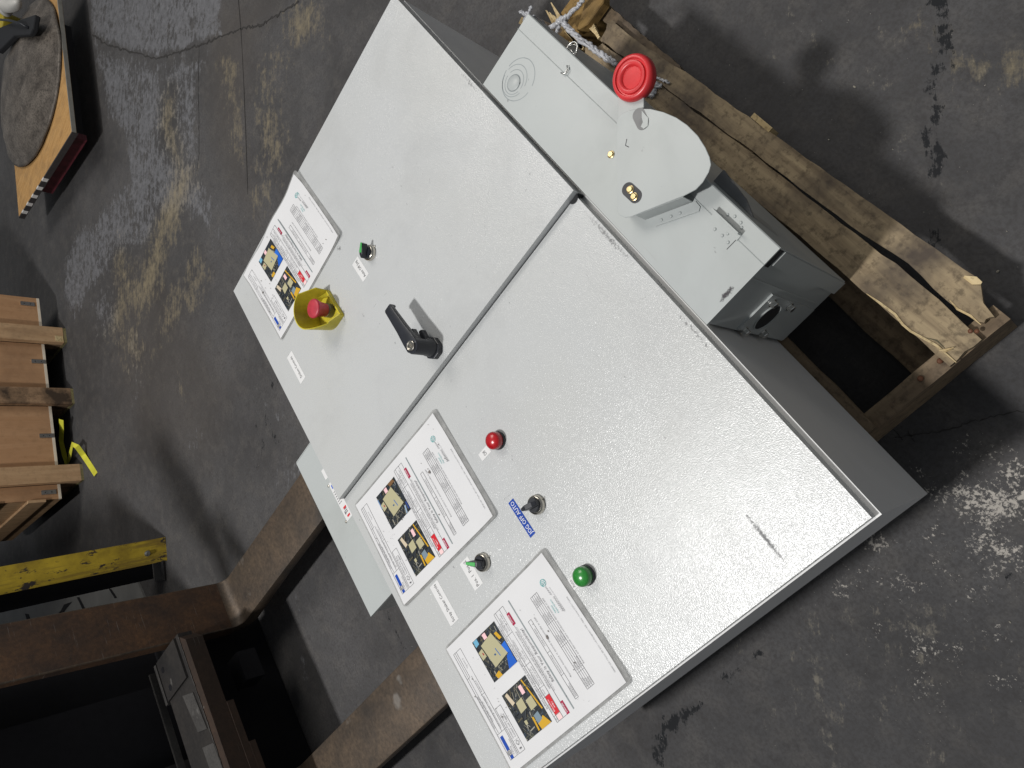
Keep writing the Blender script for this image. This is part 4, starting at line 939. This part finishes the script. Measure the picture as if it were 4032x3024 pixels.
bm=bmesh.new(); wrap(bm,[(1770,960,.14),(1880,975,.14),(2010,1030,.14)],.0022,8); wrap(bm,[(1690,1130,.139),(1800,1180,.139)],.007,9); wrap(bm,[(1720,1080,.139),(1830,1150,.139)],.006,10); wrap(bm,[(1780,1050,.139),(1900,1070,.139)],.005,11)
finish('stretch_wrap',bm,M_wrap,smooth=True,label='crumpled scrap of stretch wrap on the pallet board just past the red knob',cat='plastic wrap')

# ------------------------------------------------------------------ forklift
K0=thing('forklift','dark forklift whose rusty forks run under the left side of the pallet','forklift',(.0,-2.3,0))
def fork(x0,x1,label=None):
    bm=bmesh.new(); prof=[]           # profile in (y,z): blade then heel then shank
    R=.075; yh=-1.812; zt=.124; t=.045
    top=[(-.75,zt),(yh+t+.0+.03,zt)]; cy,cz=yh+t+.03,zt+.03
    for i in range(1,9): a=-PI/2-PI/2*i/8; top.append((cy+.03*math.cos(a),cz+.03*math.sin(a)))
    top+=[(yh+t,1.25)]
    bot=[(-.75,zt-.028),(-1.5,zt-.034),(yh+R,zt-t)]
    for i in range(1,9): a=-PI/2-PI/2*i/8; bot.append((yh+R+R*math.cos(a),zt-t+R+R*math.sin(a)))
    bot+=[(yh,1.25)]
    A=[];
    rows=[]
    for P in (top,bot): rows.append([[bm.verts.new((x,y,z)) for x in (x0,x1)] for y,z in P])
    tp,bt=rows
    n=len(tp)
    for i in range(n-1):
        bm.faces.new([tp[i][0],tp[i][1],tp[i+1][1],tp[i+1][0]]); bm.faces.new([bt[i][1],bt[i][0],bt[i+1][0],bt[i+1][1]])
        bm.faces.new([tp[i][1],bt[i][1],bt[i+1][1],tp[i+1][1]]); bm.faces.new([bt[i][0],tp[i][0],tp[i+1][0],bt[i+1][0]])
    bm.faces.new([tp[0][1],tp[0][0],bt[0][0],bt[0][1]]); bm.faces.new([tp[-1][0],tp[-1][1],bt[-1][1],bt[-1][0]])
    bmesh.ops.recalc_face_normals(bm,faces=bm.faces)
    for f in bm.faces:
        if f.calc_center_median().z>.170: f.material_index=1
    o=finish('fork',bm,[M_fork,M_shank],K0,bevel=.004,bseg=2,label=label); sharp(o,30)
fork(-.404,-.242,'fork nearer the yellow post'); fork(.216,.367,'fork nearer the green lamp corner of the enclosure')
bm=bmesh.new(); box(bm,-.236,.62,-1.862,-1.705,.310,.350); finish('carriage_bar',bm,M_bar,K0,bevel=.002,bseg=1)
M_hook=metal_rust('hook_steel',(.022,.014,.010),(.050,.028,.017),.5,.65,1.5,.1)
bm=bmesh.new(); prism(bm,[(-.225,-1.705),(-.200,-1.675),(.62,-1.675),(.62,-1.705)],.300,.349); box(bm,.003,.62,-1.7035,-1.6735,.280,.2995); box(bm,.125,.62,-1.7030,-1.6730,.262,.2795); finish_split('carriage_lip',bm,M_hook,K0)
bm=bmesh.new(); box(bm,-.232,-.112,-1.858,-1.722,.3505,.357); pl=finish('carriage_plate',bm,M_bar,K0,bevel=.0015,bseg=1)
bm=bmesh.new()
for (x,y) in ((-.196,-1.832),(-.136,-1.822)): lathe(bm,(x,y,.3571),[(.009,0),(.009,.0004)],16)
finish_split('plate_hole',bm,M_black,K0,sub=pl)
M_lite=metal_rust('lit_and_worn_steel',(.060,.057,.055),(.11,.105,.10),.5,.5,3,.3)
bm=bmesh.new(); prism(bm,[(-.0866,-1.780),(-.066,-1.722),(.0437,-1.712),(.0286,-1.762)],.3505,.3535); prism(bm,[(.070,-1.768),(.086,-1.706),(.30,-1.700),(.29,-1.76)],.3505,.3525); finish_split('carriage_plate',bm,M_lite,K0)  # lighter steel paints the light that falls on these plates
bm=bmesh.new(); box(bm,-.236,-.112,-1.889,-1.876,.335,.352); box(bm,-.236,.40,-1.942,-1.933,.330,.349); finish_split('carriage_rail',bm,M_lite,K0)
bm=bmesh.new(); random.seed(8); P=[Vector((-.225+i*.008,-1.7045+random.uniform(-.0010,.0010),.3512)) for i in range(80)]; ribbon(bm,P,[random.uniform(.001,.0045) for _ in P]); finish('worn_edge',bm,M_lite,K0)
bm=bmesh.new(); box(bm,-.150,-.06,-1.80,-1.735,.13,.19); box(bm,-.40,.62,-1.95,-1.865,.004,.309); finish_split('bracket_and_shade_box',bm,M_black,K0)  # small bracket, and a long black box added to darken the floor behind
bm=bmesh.new(); box(bm,-.236,.62,-2.12,-2.03,.0,1.5); finish('mast_plate',bm,M_black,K0,bevel=.004,bseg=1)
bm=bmesh.new(); box(bm,.02,.10,-2.03,-1.99,.05,1.5); box(bm,.36,.44,-2.03,-1.97,.05,1.6); finish_split('mast_rail',bm,M_dark,K0)
bm=bmesh.new(); prism(bm,[(-.50,-2.13),(1.2,-2.13),(1.2,-6.2),(-2.52,-6.2),(-1.55,-4.2)],.0,2.2); finish('chassis',bm,M_black,K0)
bm=bmesh.new()
P=[at(a/1.646,2016+b/1.646,.25) for a,b in ((720,1560),(760,1520),(770,1570),(800,1590))]; tube(bm,P,.006,6); tube(bm,[at(a/1.646,2016+b/1.646,.25) for a,b in ((640,1650),(700,1610),(790,1590))],.005,6); finish_split('hydraulic_hose',bm,M_bar,K0,smooth=True)

bm=bmesh.new(); box(bm,-.62,-.42,-1.92,-1.84,.95,1.7); finish('shadow_block',bm,M_dark,K0,bevel=.004,bseg=1)  # unseen box added to cast the soft shadow beyond the fork
bm=bmesh.new(); box(bm,-.60,.70,-1.90,-1.86,.80,.94); finish('upper_shadow_bar',bm,M_bar,K0,bevel=.004,bseg=1)  # unseen bar added for its shadow on the floor
# ------------------------------------------------------------------ yellow post
Yb=Vector((-.858,-2.262,0)); Y0=thing('guard_post','chipped yellow painted steel angle post standing beyond the forks','post',Yb)
d=Vector((Yb.x-CAMP.x,Yb.y-CAMP.y,0)).normalized(); s=Vector((-d.y,d.x,0))
bm=bmesh.new(); obox(bm,(Yb+d*.004)[:2],tuple(s[:2]),tuple(d[:2]),.046,.004,.0,1.3); Y0.rotation_mode='AXIS_ANGLE'; sg=1 if s.x>0 else -1; Y0.rotation_axis_angle=(.050*sg*-1,d.x,d.y,0)
finish('face_flange',bm,M_ypnt,Y0,bevel=.001,bseg=1)
s_=s if (s.x>0) else -s
c=Yb+s_*.041+d*.05; bm=bmesh.new(); obox(bm,c[:2],tuple(d[:2]),tuple(s[:2]),.045,.004,.0,1.3); finish('side_flange',bm,M_dark,Y0)  # shaded side of the yellow angle, its shade put into dark colour
bm=bmesh.new(); pb=Yb+s_*.004; lathe(bm,(pb.x,pb.y,.075),[(.011,0),(.011,.002),(.008,.0022),(.008,.008),(.006,.009)],16,tuple(-d)); finish('bolt',bm,M_zinc,Y0)
bm=bmesh.new(); c=Yb+s_*.06+d*.06; obox(bm,c[:2],tuple(s[:2]),tuple(d[:2]),.06,.045,.0,.012); finish('foot_plate',bm,M_dark,Y0)
bm=bmesh.new(); c=Yb+s_*.075+d*.045; obox(bm,c[:2],tuple(s[:2]),tuple(d[:2]),.030,.02,.05,1.3); finish('shade_strip',bm,M_black,Y0)  # black box added as the dark band of the angle's shaded side

G0=thing('lighter_floor_patch','grey slab added for the lighter marked floor between yellow post and rusty fork','steel plate',at(250,2400,0))
c3=lambda a,b,z=.008:at(a/1.646,2016+b/1.646,z)
bm=bmesh.new(); prism(bm,[tuple(c3(*q)[:2]) for q in ((-60,645),(890,455),(950,590),(430,720),(415,620),(440,590),(370,665),(300,760),(-60,830))],.0,.008); finish('plate',bm,simple('grey_floor_patch',(.13,.13,.125),.6,var=.2,sc=8),G0)  # thin slab added to lighten a patch of floor
bm=bmesh.new()
for q in (((700,490),(722,500),(760,555),(745,560)),((498,552),(515,552),(568,655),(550,660)),((163,658),(188,662),(216,752),(190,760)),((415,600),(470,580),(400,665),(370,690))): prism(bm,[tuple(c3(*p)[:2]) for p in q],.0084,.0088)
finish_split('slot',bm,M_black,G0)  # dark marks on the floor patch
# ------------------------------------------------------------------ crate
ce=Vector((.93776,-.34728,0)); cn=Vector((.34728,.93776,0)); cA=Vector((-2.3337,-2.4652,0))
R0=thing('wooden_crate','large plywood crate with upright boards and metal clips, on skids beside the yellow strap','crate',cA+ce*.35-cn*.4)
def cb(bm,s0,s1,n0,n1,z0,z1):
    c=cA+ce*((s0+s1)/2)+cn*((n0+n1)/2); obox(bm,(c.x,c.y),(ce.x,ce.y),(cn.x,cn.y),(s1-s0)/2,(n1-n0)/2,z0,z1)
SW=.9377
for i,(s0,m) in enumerate(((-.002,M_post),(.327,M_postd),(.716,M_post))):
    bm=bmesh.new(); cb(bm,s0,s0+.082,-.030,.0,.012 if i else .014,1.25); finish('post',bm,m,R0,bevel=.002,bseg=1)
    bm=bmesh.new(); cb(bm,s0+.002,s0+.080,-.60,-.0,.0,.0115); finish('skid_end',bm,M_pend,R0)
    bm=bmesh.new(); cb(bm,s0+.004,s0+.078,-.62,-.0315,.0116,.090); finish('skid',bm,M_postd,R0)
for (s0,s1) in ((-.172,-.004),(.082,.322),(.411,.714),(.800,.869)):
    bm=bmesh.new(); cb(bm,s0,s1,-.044,-.032,.104,1.2); finish('side_panel',bm,M_ply,R0)
    bm=bmesh.new(); cb(bm,s0,s1,-.046,-.031,.092,.1038); finish('panel_edge',bm,M_ped,R0)
bm=bmesh.new(); cb(bm,.857,.869,-.75,-.047,.092,1.2); finish('end_panel',bm,M_post,R0)
for z in (.16,.34,.62): bm=bmesh.new(); cb(bm,.8695,.882,-.75,-.02,z,z+.07); finish('end_cleat',bm,M_post,R0)
bm=bmesh.new(); cb(bm,-.17,.86,-.74,-.05,.1,1.19); finish('crate_inside',bm,M_black,R0)
first=None
for s0,z in ((-.135,.115),(.177,.095),(.560,.095),(.835,.112)):
    bm=bmesh.new(); cb(bm,s0-.010,s0+.010,-.0308,-.029,z,z+.060); br=finish('corner_clip',bm,M_zinc,R0)
    bm=bmesh.new()
    for dz in (.018,.044):
        c=cA+ce*s0-cn*.029; lathe(bm,(c.x,c.y,z+dz),[(.0028,0),(.0024,.0008)],10,tuple(cn))
    q=finish('clip_screw',bm,M_gap,R0); q.parent=br
bm=bmesh.new(); cb(bm,.045,.076,-.001,.0012,.016,.052); finish('bare_chip',bm,M_split,R0)
# yellow strap
bm=bmesh.new(); c2=lambda a,b,z:at(a/1.646,1008+b/1.646,z)
Pp=[c2(397,1060,.06),c2(400,1120,.05),c2(397,1200,.035),c2(415,1280,.02),c2(435,1360,.006),c2(452,1300,.02),c2(470,1220,.055),c2(500,1235,.045),c2(540,1290,.015),c2(580,1350,.006),c2(622,1415,.004)]
ribbon(bm,Pp,.024,up=(.3,.5,.8)); ex_=bmesh.ops.extrude_face_region(bm,geom=list(bm.faces)); bmesh.ops.translate(bm,verts=[g for g in ex_['geom'] if isinstance(g,bmesh.types.BMVert)],vec=(0,0,.001))
bmesh.ops.recalc_face_normals(bm,faces=bm.faces)
finish('yellow_strap',bm,simple('yellow_strap',(.62,.60,.05),.5,var=.15,sc=30),label='loose bright yellow strap trailing out from under the crate',cat='strap')

# ------------------------------------------------------------------ board with steel pan
HB=.15
T0=thing('board_table','orange-tan composite board on a low dark red frame, white squares on its edge','board',(-2.9,-1.7,0))
c0=F(156,285,HB); c1=F(41,470,HB); c3=F(118,-60,HB); ee=(c3-c0); c2_=c1+ee
bm=bmesh.new(); q=[c0,c1,c2_,c3]; prism(bm,[tuple(p[:2]) for p in q],HB-.018,HB); finish('board',bm,M_osb,T0)
bm=bmesh.new(); u=(c1-c0).normalized(); v=(c3-c0).normalized()
def edge(p,q,t,z0,z1,m,nm,inset=0):
    bm=bmesh.new(); dd=(q-p).normalized(); n=Vector((-dd.y,dd.x,0)); c=(p+q)/2+n*inset; obox(bm,(c.x,c.y),(dd.x,dd.y),(n.x,n.y),(q-p).length/2,t/2,z0,z1); return finish(nm,bm,m,T0)
edge(c0,c3,.006,HB-.016,HB+.0015,simple('metal_edge',(.30,.29,.26),.5,.4),'edge_trim'); edge(c0,c1,.006,HB-.024,HB+.0015,simple('dark_edge',(.045,.04,.04),.6),'edge_trim')
for k in range(5):
    p=c0.lerp(c1,.50+k*.10); q=c0.lerp(c1,.535+k*.10); o=edge(p,q,.0085,HB-.020,HB+.002,simple('white_square',(.7,.68,.66),.5),'white_square')
cr=simple('dark_red_paint',(.12,.02,.03),.55,var=.4,sc=25)
a=c0.lerp(c1,.10)+v*.05; b=c0.lerp(c1,.72)+v*.05; edge(a,b,.03,.06,HB-.022,cr,'red_beam')
a=c0.lerp(c3,.15)+u*.22; b=c0.lerp(c3,.9)+u*.22; edge(a,b,.04,.02,HB-.03,simple('shade_dark',(.02,.018,.02),.6),'shade_beam')  # dark beam stands in for the shade under the board
p=at(300,568,.03); bm=bmesh.new(); lathe(bm,(p.x,p.y,.0),[(.022,0),(.026,.02),(.020,.05),(.012,.12)],16); finish('foot',bm,simple('foot_grey',(.22,.21,.19),.5,.3),T0,smooth=True)
# pan on the board
PC=Vector((-3.31,-1.72,HB)); bm=bmesh.new()
lathe(bm,PC,[(.405,.0005),(.415,.010),(.400,.018),(.375,.022),(.33,.045),(.24,.068),(.15,.078),(.06,.080),(0,.080)],72)
for v_ in bm.verts: v_.co.z+=.010*mnoise.noise(v_.co*5)+.004*mnoise.noise(v_.co*15)
pn=finish('steel_pan',bm,M_pan,smooth=True,label='dirty shallow domed steel pan upside down on the orange-tan board',cat='pan',base=PC)
bm=bmesh.new(); K=[F(0,62,.24),F(45,45,.24),F(80,33,.24),F(74,62,.24),F(68,76,.24),F(35,80,.24),F(0,116,.24)]
prism(bm,[tuple(p[:2]) for p in K],HB+.075,HB+.100); rough(bm,.01,9,3,(1,1,.6)); finish('black_rag',bm,simple('black_cloth',(.010,.011,.014),.8),label='black strap or rag draped over the far rim of the steel pan',cat='cloth',bevel=.006)
bm=bmesh.new(); bmesh.ops.create_icosphere(bm,subdivisions=4,radius=.12,matrix=Matrix.Translation(F(12,10,.24))@Matrix.Rotation(.5,4,'Z')@Matrix.Diagonal((1.25,.38,.28,1))); rough(bm,.05,8,2); finish('plastic_bag',bm,simple('white_bag',(.55,.54,.51),.4,var=.1,sc=12),smooth=True,label='crumpled white bag at the top left corner beyond the black rag',cat='bag')
bm=bmesh.new(); p=F(-6,44,.22); lathe(bm,(p.x,p.y,.12),[(.05,0),(.055,.08),(.06,.09),(.052,.092),(.045,.05)],28); finish('yellow_tub',bm,simple('yellow_tub',(.40,.32,.03),.5),smooth=True,label='yellow tub at the left edge beside the white bag',cat='tub')
bm=bmesh.new(); tube(bm,[F(-5,42,.27),F(20,44,.29),F(42,50,.28),F(62,60,.25)],.006,6); finish('cable',bm,M_blk,smooth=True,label='thin dark cable crossing in front of the white bag',cat='cable')
# loose chips of debris on the floor
random.seed(77); bm=bmesh.new()
for _ in range(110):
    x=random.uniform(-1.2,1.1); y=random.uniform(-.1,.9) if random.random()<.6 else random.uniform(-1.6,-.9); r_=random.uniform(.001,.0032); p=Vector((x,y,r_*.4))
    if x<.55 and y<.26: continue
    bmesh.ops.create_icosphere(bm,subdivisions=1,radius=r_,matrix=Matrix.Translation(p)@Matrix.Diagonal((random.uniform(.7,1.6),random.uniform(.5,1),.5,1)))
finish('floor_grit',bm,simple('grit',(.26,.24,.20),.8,var=.5,sc=20),kind='stuff')
